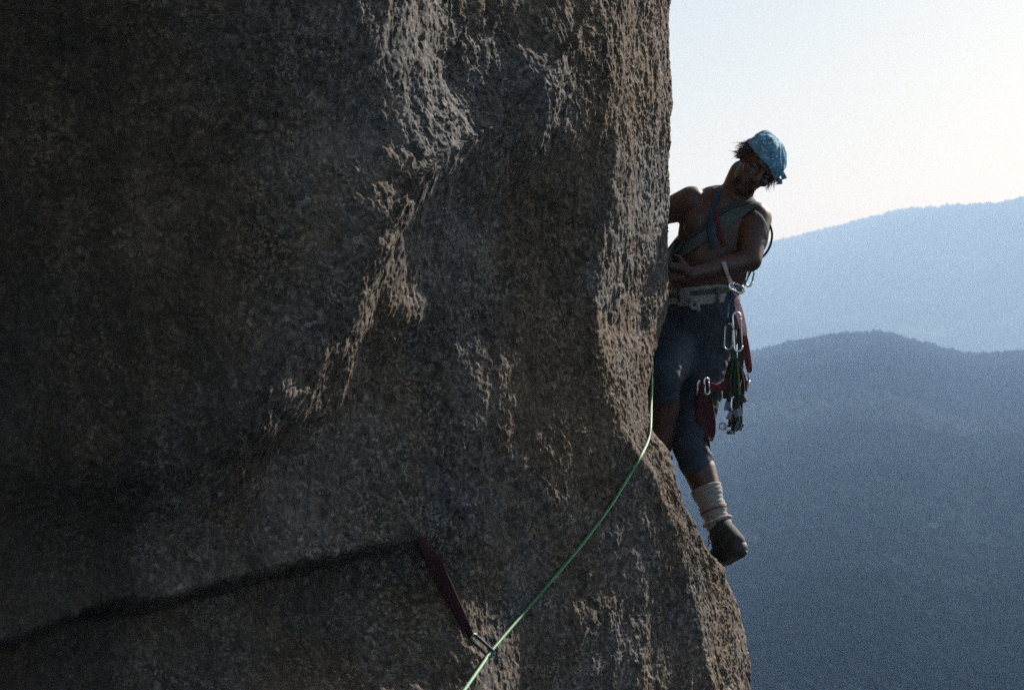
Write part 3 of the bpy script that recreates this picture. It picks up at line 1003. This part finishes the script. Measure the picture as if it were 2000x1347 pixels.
# head dress: cap of cloth following the skull
def bandana():
    VV, FF = [], []
    nt_, np_ = 26, 56
    idx = {}
    c = H(0, -0.012, 0.026)
    for i in range(nt_ + 1):
        for k in range(np_):
            ph = 2 * math.pi * k / np_
            front = math.cos(ph)                      # +1 at forehead
            tmax = R(86) - R(4) * front + R(14) * max(0, -front) + R(15) * max(0, math.sin(ph)) * max(0, front + .5)
            t = tmax * (i / nt_)
            fold = 0.0035 * math.sin(ph * 7 + 5 * t) * (i / nt_) + 0.0025 * math.sin(ph * 13 - 9 * t)
            hem = 0.001 if i >= nt_ - 3 else 0
            brow = 0.004 * math.exp(-((i - nt_ * .66) / 1.6) ** 2)
            rr, rf, ru = .088 + fold + hem + brow, .109 + fold + hem + brow, .096 + fold
            d = hr * (math.sin(t) * math.sin(ph) * rr) + hf * (math.sin(t) * math.cos(ph) * rf) + hu * (math.cos(t) * ru)
            # stiff folded peak standing up at his right temple
            pk = math.exp(-(((t - R(42)) / R(20)) ** 2 + ((math.sin(ph) + .75) / .45) ** 2))
            d += (hu * .014 - hr * .010) * pk
            VV.append(c + d)
    for i in range(nt_):
        for k in range(np_):
            l = (k + 1) % np_
            FF.append((i * np_ + k, (i + 1) * np_ + k, (i + 1) * np_ + l, i * np_ + l))
    me = mesh_from("bandana", VV, FF)
    o = link_mesh("bandana", me, M['bandana'], person)
    s = o.modifiers.new("thick", 'SOLIDIFY'); s.thickness = 0.004; s.offset = 1
    # knot and two tails behind his left ear
    kp = H(.092, -.03, .012)
    v, f = [], []
    ellipsoid(kp, (hr * .017, hf * .014, hu * .016), v, f, 12, 8)
    k = link_mesh("knot", mesh_from("knot", v, f), M['bandana'], o)
    for a, b, c_ in ((Vector((.030, .0, .010)), Vector((.036, -.01, .000)), Vector((.040, -.02, -.018))), (Vector((.018, -.01, -.02)), Vector((.022, -.01, -.026)), Vector((.020, -.02, -.040)))):
        path = catmull([kp, kp + a, kp + b, kp + c_], 5)
        v, f = ribbon(path, [.012 + .014 * (i / len(path)) for i in range(len(path))], .003, [Vector((-.3, -.9, .2))] * len(path))
        link_mesh("tail", mesh_from("tail", v, f), M['bandana'], o)
bandana()

def hair():
    v, f = [], []
    rng = random.Random(3)
    for i in range(460):
        # below the hem, at the sides and the back of the head
        ph = rng.uniform(R(62), R(298))
        t = rng.uniform(R(78), R(112))
        s = H(math.sin(ph) * math.sin(t) * .080, -.012 + math.cos(ph) * math.sin(t) * .100, .028 + math.cos(t) * .09)
        out = (s - H(0, -.01, .02)).normalized()
        L = rng.uniform(.03, .065)
        d1 = (out * rng.uniform(.25, .8) - hu * rng.uniform(.5, 1.0) + Vector((rng.uniform(-.3, .3), rng.uniform(-.3, .3), rng.uniform(-.4, .2)))).normalized()
        d2 = (d1 + Vector((rng.uniform(-.8, .8), rng.uniform(-.5, .5), rng.uniform(-.9, .5)))).normalized()
        path = [s, s + d1 * L * .35, s + d1 * L * .6 + d2 * L * .1, s + d1 * L * .65 + d2 * L * .45]
        path = catmull(path, 3)
        n = len(path)
        tube(path, [.0019 * (1 - .75 * k / (n - 1)) for k in range(n)], 5, verts=v, faces=f)
    return link_mesh("hair", mesh_from("hair", v, f), M['hair'], person)
hair()
def beard():
    v, f = [], []
    rng = random.Random(8)
    for i in range(200):
        a = rng.uniform(-.8, .8)
        b = rng.uniform(0, 1)
        s = H(a * .058, .028 + math.sqrt(max(0, 1 - a * a)) * .062 * (1 - .35 * b), -.062 - .048 * b)
        d = (hf * rng.uniform(.1, .5) - hu * rng.uniform(.5, 1) + hr * a * .4 + Vector((rng.uniform(-.3, .3),) * 3)).normalized()
        L = rng.uniform(.008, .015)
        path = [s - d * .006, s + d * L * .5, s + d * L]
        tube(path, [.003, .002, .0006], 5, verts=v, faces=f)
    return link_mesh("beard", mesh_from("beard", v, f), M['hair'], person)
beard()
for s in (-1, 1):
    v, f = [], []
    ellipsoid(H(s * .031, .083, .004), (hr * .012, hf * .008, hu * .006), v, f, 12, 8)
    link_mesh("eye", mesh_from("eye", v, f), M['eye'], person)
    v, f = [], []
    tube(catmull([H(s * .014, .101, .022), H(s * .032, .100, .027), H(s * .050, .088, .020)], 4), .0045, 6, verts=v, faces=f)
    link_mesh("eyebrow", mesh_from("eyebrow", v, f), M['hair'], person)

# socks: ribbed tube round the shin, with thin stripes
def sock(knee, ank, t0, t1, vis):
    v, f = [], []
    n, seg = 40, 28
    ax = (ank - knee)
    u = ax.normalized()
    a = (Vector((1, 0, 0)) - u * u.x).normalized(); b = u.cross(a)
    for i in range(n + 1):
        t = t0 + (t1 - t0) * i / n
        c = knee + ax * t + Vector((.004, .014, 0)) * max(0, 1 - abs(t - .35) * 2)
        r = np.interp(t, [0, .32, .55, .8, 1.0, 1.2], [.058, .063, .059, .050, .047, .046])
        r += .0022 * math.sin(i * 1.9) + (.004 if i < 3 else 0) + .003 * math.sin(t * 34)
        for k in range(seg):
            th = 2 * math.pi * k / seg
            v.append(c + (a * math.cos(th) + b * math.sin(th)) * (r * RS + .0012 * (k % 2)))
    for i in range(n):
        for k in range(seg):
            l = (k + 1) % seg
            f.append((i * seg + k, i * seg + l, (i + 1) * seg + l, (i + 1) * seg + k))
    o = link_mesh("sock", mesh_from("sock", v, f), M['sock'], person)
    m = o.modifiers.new("thick", 'SOLIDIFY'); m.thickness = .004
    if vis:
        for tt_ in (.80,):
            c = knee + ax * tt_
            ring = [c + (a * math.cos(x) + b * math.sin(x)) * .0565 for x in np.linspace(0, 2 * math.pi, 28, endpoint=False)]
            vv, ff = ribbon(ring, .007, .004, [(p - c).normalized() for p in ring], closed=True)
            link_mesh("stripe", mesh_from("stripe", vv, ff), M['stripe'], o)
    return o
sock(knee_l, ank_l, .52, 1.12, True)
sock(knee_r, ank_r, .80, 1.12, False)

def shoe(knee, ank, heel, toe):
    V, F = [], []
    up = (knee - ank).normalized()
    fd = (toe - heel).normalized()
    capsule(ank + up * .008, .047, heel + up * .01, .041, V=V, F=F)
    capsule(heel, .040, heel + (toe - heel) * .45 + up * .010, .042, V=V, F=F)
    capsule(ank, .045, heel + (toe - heel) * .5 + up * .008, .040, V=V, F=F)
    capsule(heel + (toe - heel) * .45 + up * .006, .041, toe, .028, V=V, F=F)
    o = remeshed("shoe", V, F, .005, 4, M['shoe'], person)
    sd = fd.cross(up).normalized()
    dn0 = sd.cross(fd).normalized()
    if dn0.dot(up) > 0: dn0 = -dn0
    V, F = [], []
    capsule(heel + dn0 * .016, .0405, heel + (toe - heel) * .5 + dn0 * .014, .0400, V=V, F=F)
    capsule(heel + (toe - heel) * .5 + dn0 * .014, .0400, toe + dn0 * .008, .0315, V=V, F=F)
    remeshed("rand", V, F, .005, 3, M['sole'], o)
    dn = sd.cross(fd).normalized()
    if dn.dot(up) > 0: dn = -dn
    # sole: outline swept along the underside
    v, f = [], []
    n = 22
    L = (toe - heel).length
    top, bot = [], []
    for i in range(n):
        x = 2 * math.pi * i / n
        cx = .5 + .5 * math.cos(x)
        hw = (.037 + .012 * cx * (1 - cx) * 4) * math.sin(x)
        p = heel - fd * .038 + fd * (L + .066) * cx + sd * hw
        base = dn * (.040 - .008 * cx)
        v.append(p + base - dn * .012); v.append(p + base + dn * .008)
    for i in range(n):
        j = (i + 1) % n
        f.append((2 * i, 2 * i + 1, 2 * j + 1, 2 * j))
    f.append(tuple(2 * i for i in range(n))); f.append(tuple(2 * i + 1 for i in reversed(range(n))))
    link_mesh("sole", mesh_from("sole", v, f), M['sole'], o, smooth=False)
    c = ank + up * .03
    a = sd; b = up.cross(sd).normalized()
    ring = [c + (a * math.cos(x) + b * math.sin(x)) * .060 + fd * .002 for x in np.linspace(0, 2 * math.pi, 24, endpoint=False)]
    vv, ff = tube(ring, .006, 8, closed=True)
    link_mesh("collar", mesh_from("collar", vv, ff), M['piping'], o)
    tree = bvh_of(o)
    line = []
    for k in range(7):
        base_ = (ank + up * .02) * (1 - k / 6) + (toe + up * .01) * (k / 6)
        src = base_ - sd * .0 + Vector((-.035, -.5, .01))
        hit = tree.ray_cast(src, Vector((0, 1, 0)))
        if hit[0] is not None: line.append(hit[0] + Vector((0, -.003, 0)))
    if len(line) > 2:
        vv, ff = tube(catmull(line, 4), .0045, 6)
        link_mesh("trim", mesh_from("trim", vv, ff), M['piping'], o)
    for q in (.30, .45, .60):
        m0 = ank + (heel + (toe - heel) * .75 - ank) * q + (fd - dn * .7).normalized() * .040
        path = catmull([m0 - sd * .028 + dn * .012, m0 + (fd - dn).normalized() * .006, m0 + sd * .028 + dn * .012], 5)
        vv, ff = tube(path, .0035, 6)
        link_mesh("lace", mesh_from("lace", vv, ff), M['piping'], o)
    return o
shoe(knee_l, ank_l, heel_l, toe_l)
shoe(knee_r, ank_r, heel_r, toe_r)

# ------------------------------------------------------------------ harness and slings worn
def wrap_ring(c, ax, n, off, tree, tilt=None):
    ax = ax.normalized()
    a = ax.orthogonal().normalized(); b = ax.cross(a)
    pts, nr = [], []
    for i in range(n):
        x = 2 * math.pi * i / n
        d = a * math.cos(x) + b * math.sin(x)
        hit = tree.ray_cast(c + d * .6, -d, .6)
        p = hit[0] if hit[0] is not None else c + d * .12
        r = (p - c).length
        pts.append((d, r)); nr.append(d)
    rs = [q[1] for q in pts]
    for _ in range(3):
        rs = [max(rs[i], (rs[i - 1] + rs[i] + rs[(i + 1) % n]) / 3) for i in range(n)]
    return [c + pts[i][0] * (rs[i] + off) for i in range(n)], nr

harness = empty("harness", C(1362, 590, 8.13))
tag(harness, "wide worn white webbing belt round the climber's waist", "harness")
wc = C(1364, 578, 8.132)
wax = Vector((-.10, 0, 1))
ring, nr = wrap_ring(wc, wax, 48, .006, BODY)
v, f = ribbon(ring, .080, .010, nr, closed=True)
link_mesh("belt", mesh_from("belt", v, f), M['belt'], harness)
ring2, nr2 = wrap_ring(wc + wax * .012, wax, 48, .013, BODY)
v, f = ribbon(ring2, .024, .005, nr2, closed=True)
link_mesh("stitched_band", mesh_from("stitched_band", v, f), M['olive'], harness)
def on_body(px, py, off=.006):
    d = C(px, py, 1).normalized()
    hit = BODY.ray_cast(Vector((0, 0, 0)), d)
    if hit[0] is None:
        return C(px, py, 8.0), -d
    n = hit[1] if hit[1].dot(d) < 0 else -hit[1]
    return hit[0] + n * off, n
p, n = on_body(1357, 594, .024)
v, f = [], []
path = catmull([p + Vector((-.018, 0, .022)), p + Vector((.004, -.012, .012)), p + Vector((.018, -.004, -.006)), p + Vector((-.002, -.008, -.018)), p + Vector((-.016, -.004, -.002)), p + Vector((.006, -.012, .014)), p + Vector((.02, -.002, -.03))], 5)
v, f = tube(path, .0085, 8)
link_mesh("tie_in_knot", mesh_from("tie_in_knot", v, f), M['belt'], harness)
for px in (1330, 1398, 1420):
    p, n = on_body(px, 578, .018)
    path = catmull([p + Vector((0, 0, .035)), p + n * .012, p + Vector((0, 0, -.035))], 6)
    v, f = ribbon(path, .014, .004, [n] * len(path))
    link_mesh("gear_loop", mesh_from("gear_loop", v, f), M['olive'], harness)

def body_strap(name, label, cat, px_front, px_back, width, mat, off=.007, thick=.004, group=None, closed=True):
    """webbing loop lying on the trunk: front traced over the chest, then closed over the back"""
    pts = [on_body(px, py, off)[0] for px, py in px_front]
    for px, py in px_back:
        q = C(px, py, 8.12)
        hit = BODY.ray_cast(Vector((q.x, 10.5, q.z)), Vector((0, -1, 0)))
        pts.append((hit[0] + Vector((0, off, 0))) if hit[0] is not None else q)
    path = catmull(pts, 7, closed=closed)
    cen = sum(pts, Vector()) / len(pts)
    out, nr = [], []
    for q in path:
        loc, nn, _, dist = BODY.find_nearest(q)
        side = nn if (q - loc).dot(nn) >= 0 else nn
        d_in = (q - loc).dot(nn)
        if d_in < off: q = loc + nn * off
        out.append(q); nr.append(nn)
    for _ in range(4):
        m_ = len(nr)
        nr = [(nr[i - 1 if closed else max(i - 1, 0)] + nr[i] + nr[(i + 1) % m_ if closed else min(i + 1, m_ - 1)]).normalized() for i in range(m_)]
    for _ in range(2):
        out = [(out[i - 1 if closed else max(i - 1, 0)] + out[i] * 2 + out[(i + 1) % m_ if closed else min(i + 1, m_ - 1)]) / 4 for i in range(m_)]
    v, f = ribbon(out, width, thick, nr, closed=closed)
    o = link_mesh(name, mesh_from(name, v, f), mat)
    tag(o, label, cat, group)
    return o
body_strap("shoulder_sling", "wide grey-green webbing sling running diagonally across the climber's bare chest", "sling",
           [(1470, 398), (1440, 415), (1405, 440), (1370, 462), (1340, 485), (1315, 510), (1300, 530)], [(1292, 520), (1330, 470), (1380, 430), (1430, 400), (1458, 396)], .058, M['olive'])
body_strap("chest_sling", "narrower dark green sling crossing the chest just above the wide one", "sling",
           [(1462, 392), (1430, 404), (1400, 420), (1370, 445), (1335, 478), (1308, 500)], [(1296, 500), (1335, 455), (1385, 418), (1425, 394), (1450, 388)], .020, M['dark'], off=.014)
body_strap("red_sling", "thin dark red tape hanging from the climber's neck down the chest", "sling",
           [(1414, 482), (1408, 460), (1401, 430), (1398, 404), (1398, 384)], [(1404, 395), (1412, 430), (1425, 480), (1432, 530)], .018, M['red2'], off=.016, closed=False)
body_strap("blue_sling", "blue tape loop beside the climber's neck, left of the red tape", "sling",
           [(1393, 486), (1389, 462), (1388, 436), (1393, 410), (1402, 386)], [(1408, 396), (1416, 430), (1428, 480)], .020, M['blue'], off=.020, closed=False)

# thin cord standing clear of his left arm
path = catmull([C(1478, 408, 8.02), C(1492, 420, 8.03), C(1503, 438, 8.04), C(1508, 458, 8.05), C(1504, 480, 8.06), C(1494, 497, 8.06), C(1478, 512, 8.05), C(1466, 528, 8.04)], 8)
v, f = tube(path, .0050, 8)
tag(link_mesh("cord_loop", mesh_from("cord_loop", v, f), M['dark']), "thin dark cord bowing clear of the climber's arm against the sky", "cord")
path = catmull([C(1474, 412, 7.99), C(1488, 424, 7.99), C(1498, 445, 7.99), C(1499, 466, 8.0), C(1492, 486, 8.0), C(1478, 504, 8.0)], 8)
v, f = ribbon(path, .010, .003, [Vector((.6, -.8, .1))] * len(path))
tag(link_mesh("arm_sling", mesh_from("arm_sling", v, f), M['white']), "narrow white tape hanging over the outside of the climber's arm", "sling")

# ------------------------------------------------------------------ gear rack at his hip
def carabiner(label, top, L, wdt, yaw, tilt, mat, name="carabiner", group="carabiners on the climber's rack"):
    root = empty(name, top)
    tag(root, label, "carabiner", group)
    rot = Matrix.Rotation(yaw, 3, 'Z') @ Matrix.Rotation(tilt, 3, 'Y')
    def q(x, z): return top + rot @ Vector((x, 0, z))
    r = .0052
    hw = wdt / 2
    spine = []
    for k in range(13):                       # top bend
        a = math.pi * (k / 12)
        spine.append((hw * math.cos(a), -hw + hw * math.sin(a)))
    left = [(-hw, -hw - (L - 2 * hw) * k / 6) for k in range(1, 6)]
    bot = [(hw * math.cos(math.pi + math.pi * k / 12), -L + hw + hw * math.sin(math.pi + math.pi * k / 12)) for k in range(13)]
    pts = [q(*p) for p in [(hw, -hw - .006)] + spine + left + bot + [(hw, -L + hw + .006)]]
    v, f = tube(pts, r, 8)
    link_mesh("frame", mesh_from("frame", v, f), mat, root)
    v, f = tube([q(hw, -hw - .007), q(hw, -hw - .012), q(hw, -L + hw + .012), q(hw, -L + hw + .007)], [.0035, .0045, .0045, .0035], 8)
    link_mesh("gate", mesh_from("gate", v, f), M['steel'], root)
    return root

def loop_sling(name, label, cat, top, bottom, width, spread, mat, group=None, wdir=Vector((0, 1, 0))):
    """a hanging loop of webbing: two strands side by side"""
    d = bottom - top
    s = d.cross(Vector((0, 1, 0))).normalized() * spread
    pts = [top, top + d * .25 + s, top + d * .6 + s * 1.2, bottom + s * .7, bottom - s * .5, top + d * .6 - s * .9, top + d * .25 - s * .8]
    path = catmull(pts, 6, closed=True)
    v, f = ribbon(path, width, .004, [Vector((.35, -.9, .1))] * len(path), closed=True)
    o = link_mesh(name, mesh_from(name, v, f), mat)
    return tag(o, label, cat, group)

# straps carrying the rack from shoulder to hip
path = catmull([on_body(1412, 512, .004)[0], on_body(1417, 528, .008)[0], C(1427, 552, 7.95), C(1437, 575, 7.93)], 6)
v, f = ribbon(path, .018, .004, [Vector((.2, -.95, .1))] * len(path))
tag(link_mesh("rack_strap", mesh_from("rack_strap", v, f), M['white']), "short pale tape running down to the top of the gear rack", "strap")
path = catmull([C(1472, 515, 8.0), C(1462, 535, 7.97), C(1452, 555, 7.95), C(1440, 575, 7.94)], 6)
v, f = ribbon(path, .016, .004, [Vector((.3, -.95, .1))] * len(path))
tag(link_mesh("rack_strap", mesh_from("rack_strap", v, f), M['green']), "short olive tape joining the arm-side sling to the rack", "strap")
v, f = [], []
path = catmull([C(1478, 508, 7.99), C(1470, 517, 7.97), C(1462, 522, 7.97)], 5)
v, f = ribbon(path, .020, .005, [Vector((.3, -.95, .1))] * len(path))
tag(link_mesh("red_tab", mesh_from("red_tab", v, f), M['red']), "small bright red tape tab below the climber's elbow", "tape")

carabiner("silver oval carabiner hanging tilted at the top of the rack below the arm", C(1468, 525, 7.97), .075, .032, R(20), R(14), M['alu'])
carabiner("bright carabiner lying across the top of the rack at belt level", C(1424, 556, 7.92), .070, .030, R(10), R(-68), M['alu'])
carabiner("long bright oval carabiner hanging in the middle of the rack", C(1438, 610, 7.90), .165, .034, R(5), R(-3), M['alu'])
carabiner("dull carabiner hanging in front of the trousers left of the bright oval one", C(1424, 632, 7.90), .110, .034, R(-15), R(3), M['steel'])
carabiner("small carabiner clipped below the faded red sling on the outside of the rack", C(1456, 716, 7.95), .080, .026, R(35), R(-6), M['alu'])
carabiner("small carabiner clipping the teardrop bundle nearest the thigh", C(1365, 744, 7.94), .065, .020, R(60), R(2), M['alu'])
carabiner("second small carabiner on the teardrop bundle, right of the one by the thigh", C(1379, 738, 7.93), .070, .024, R(30), R(-6), M['alu'])
carabiner("carabiner with a bright glint low on the dark bundle of nuts", C(1433, 775, 7.90), .055, .026, R(40), R(5), M['alu'])

loop_sling("dark_sling", "dark blue triangular sling bundle hanging from the belt's outer end", "sling", C(1428, 572, 7.93), C(1420, 626, 7.90), .024, .014, M['blue'])
loop_sling("pale_sling", "sunlit pale pink sling draped from the top of the rack", "sling", C(1438, 585, 7.92), C(1453, 648, 7.93), .020, .007, M['pink'])
loop_sling("faded_sling", "faded red sling at the outermost edge of the rack", "sling", C(1450, 640, 7.95), C(1463, 720, 7.95), .020, .006, M['red'])
loop_sling("olive_sling", "dark olive sling hanging behind the bright oval carabiner", "sling", C(1436, 620, 7.96), C(1440, 715, 7.95), .030, .016, M['dark'])
path = catmull([C(1366, 735, 7.98), C(1385, 752, 7.95), C(1402, 758, 7.94), C(1420, 748, 7.94), C(1432, 728, 7.95)], 6)
v, f = ribbon(path, .034, .006, [Vector((.0, -.95, .3))] * len(path))
tag(link_mesh("red_tape", mesh_from("red_tape", v, f), M['red']), "red tape sagging between the dark teardrop bundle and the rack", "tape")

# nuts on cords: the dark column of metal wedges hanging from the rack
rng = random.Random(5)
nut_spots = [(1424, 700, 792), (1431, 702, 812), (1441, 706, 806), (1449, 712, 778), (1428, 704, 838), (1437, 700, 832), (1453, 718, 752), (1420, 705, 766), (1445, 708, 832)]
places = ["leftmost upper", "inner left", "centre right", "outer right middle", "lowest left", "lowest centre", "outer right top", "upper left short", "lowest right"]
for (px, y0, y1), wd in zip(nut_spots, places):
    yy = 7.93 + rng.uniform(-.04, .04)
    root = empty("climbing_nut", C(px, y1, yy))
    tag(root, f"dark metal nut on a cord in the hanging cluster, {wd} one", "climbing nut", "nuts hanging from the rack")
    t0, b0 = C(1436 + (px - 1436) * .5, y0, yy), C(px, y1, yy)
    for s in (-1, 1):
        path = catmull([t0 + Vector((s * .004, 0, 0)), (t0 + b0) / 2 + Vector((s * .009 + rng.uniform(-.004, .004), 0, 0)), b0 + Vector((s * .006, 0, .01))], 6)
        v, f = tube(path, .0060, 7)
        link_mesh("cord", mesh_from("cord", v, f), M[rng.choice(['dark', 'green', 'dark', 'dred'])], root)
    # tapered hexagonal wedge
    w0, w1, hh = rng.uniform(.016, .022), rng.uniform(.022, .032), rng.uniform(.034, .055)
    ry = Matrix.Rotation(rng.uniform(-.5, .5), 3, 'Y') @ Matrix.Rotation(rng.uniform(0, 3), 3, 'Z')
    v = []
    for zz, ww in ((hh * .5, w0), (hh * .42, w0 * 1.08), (-hh * .42, w1), (-hh * .5, w1 * .93)):
        for k in range(6):
            a = k * math.pi / 3
            v.append(b0 + ry @ Vector((ww * math.cos(a), ww * .62 * math.sin(a), zz)))
    f = [tuple(range(6))] + [(i * 6 + k, i * 6 + (k + 1) % 6, (i + 1) * 6 + (k + 1) % 6, (i + 1) * 6 + k) for i in range(3) for k in range(6)] + [tuple(18 + k for k in reversed(range(6)))]
    link_mesh("wedge", mesh_from("wedge", v, f), M[rng.choice(['gun', 'gun', 'dark', 'steel'])], root, smooth=False)

# cams / hooks at the bottom of the cluster
root = empty("piton", C(1420, 836, 7.92))
tag(root, "small dark piton sticking out at the bottom left of the hanging cluster", "piton")
v, f = [], []
path = [C(1412, 830, 7.92), C(1420, 837, 7.92), C(1432, 842, 7.92)]
v, f = ribbon(path, [.022, .018, .010], .006, [Vector((0, -1, .2))] * 3)
link_mesh("blade", mesh_from("blade", v, f), M['steel'], root, smooth=False)
ringc = C(1412, 832, 7.91)
v, f = tube([ringc + Vector((.014 * math.cos(x), 0, .014 * math.sin(x))) for x in np.linspace(0, 2 * math.pi, 18, endpoint=False)], .004, 6, closed=True)
link_mesh("eye_ring", mesh_from("eye_ring", v, f), M['steel'], root)

# teardrop bundle of dark red webbing
bundle = empty("sling_bundle", C(1379, 850, 7.95))
tag(bundle, "dark red teardrop bundle of webbing hanging beside the climber's left thigh", "slings")
for i in range(7):
    x = 1379 + (i - 3) * 1.6
    tp, bt = C(1372 + i * 1.3, 752, 7.95), C(1384 + (i - 3) * .9, 856, 7.95)
    wd = 15 - abs(i - 3) * .5
    y = 7.95 + (i - 3) * .006 - .012
    s = -1 if i % 2 else 1
    path = catmull([C(1371 + i * 1.3, 750, y), C(1376 + (i - 3) * 3.6, 785, y), C(1378 + (i - 3) * 4.8, 820, y), C(1383 + (i - 3) * 3.0, 845, y), C(1384 + (i - 3) * .8, 860, y)], 6)
    v, f = ribbon(path, [.022] * len(path), .010, [Vector((.25 * (i - 3) / 3, -.95, 0))] * len(path))
    link_mesh("webbing_strand", mesh_from("webbing_strand", v, f), M['dred'], bundle)
path = catmull([C(1384, 856, 7.95), C(1385, 872, 7.95), C(1389, 888, 7.95), C(1392, 905, 7.95)], 6)
v, f = tube(path, .005, 7)
link_mesh("cord_tail", mesh_from("cord_tail", v, f), M['dred'], bundle)

# ------------------------------------------------------------------ rope and running belay
cp = on_rock(957, 1274, .04)
rope_pts = [W(1318, 590, 8.60), W(1280, 604, 8.55), W(1258, 640, 8.40), W(1262, 680, 8.18)]
lead = [(1273, 700), (1273, 740), (1272, 790), (1271, 830), (1266, 860), (1253, 888), (1228, 930), (1192, 988), (1140, 1058), (1080, 1130), (1020, 1200)]
for i, (px, py) in enumerate(lead):
    if py < 820:
        rope_pts.append(W(px, py, 8.10 if py < 720 else 8.05 if py < 760 else 8.00))
    else:
        q = on_rock(px, py, .016)
        rope_pts.append(q)
rope_pts.append(cp.copy())
rope_pts += [W(948, 1288, cp.y - .06), W(928, 1317, cp.y - .25), W(895, 1365, cp.y - .75), W(840, 1450, cp.y - 1.6), W(700, 1650, cp.y - 3.0)]
path = catmull(rope_pts, 10)
v, f = tube(path, .0050, 10)
tag(link_mesh("rope", mesh_from("rope", v, f), M['rope']), "thin bright green climbing rope running down across the rock face", "rope")

runner = empty("running_belay", on_rock(825, 1052, .01))
tag(runner, "dark red sling on the rock with a carabiner the green rope passes through", "sling")
pts = [on_rock(815, 1040, -.02), on_rock(826, 1062, .02), on_rock(848, 1100, .03), on_rock(872, 1148, .035), on_rock(898, 1200, .04), on_rock(922, 1244, .045)]
path = catmull(pts, 6)
n = len(path)
v, f = ribbon(path, [.020 + .030 * math.sin(math.pi * min(1, k / (n - 1) * 1.05)) ** .7 for k in range(n)], .007, [Vector((.6 - .5 * k / n, -.78, .1 + .35 * math.sin(k * .35))) for k in range(n)])
link_mesh("sling", mesh_from("sling", v, f), M['dred2'], runner)
c0 = on_rock(921, 1242, .05)
d = (cp - c0)
L = d.length + .012
u = d.normalized(); s = u.cross(Vector((.6, -.78, .1)).normalized()).normalized()
hw = .014
pts = [c0 + u * (hw - hw * math.cos(a) if False else 0) for a in (0,)]
oval = []
for k in range(24):
    a = 2 * math.pi * k / 24
    e = hw if math.cos(a) > 0 else -hw
    oval.append(c0 + u * (L / 2 + math.copysign(L / 2 - hw, math.cos(a)) + hw * math.cos(a)) + s * (hw * .9 * math.sin(a)))
v, f = tube(oval, .0058, 8, closed=True)
link_mesh("carabiner", mesh_from("carabiner", v, f), M['gun'], runner)
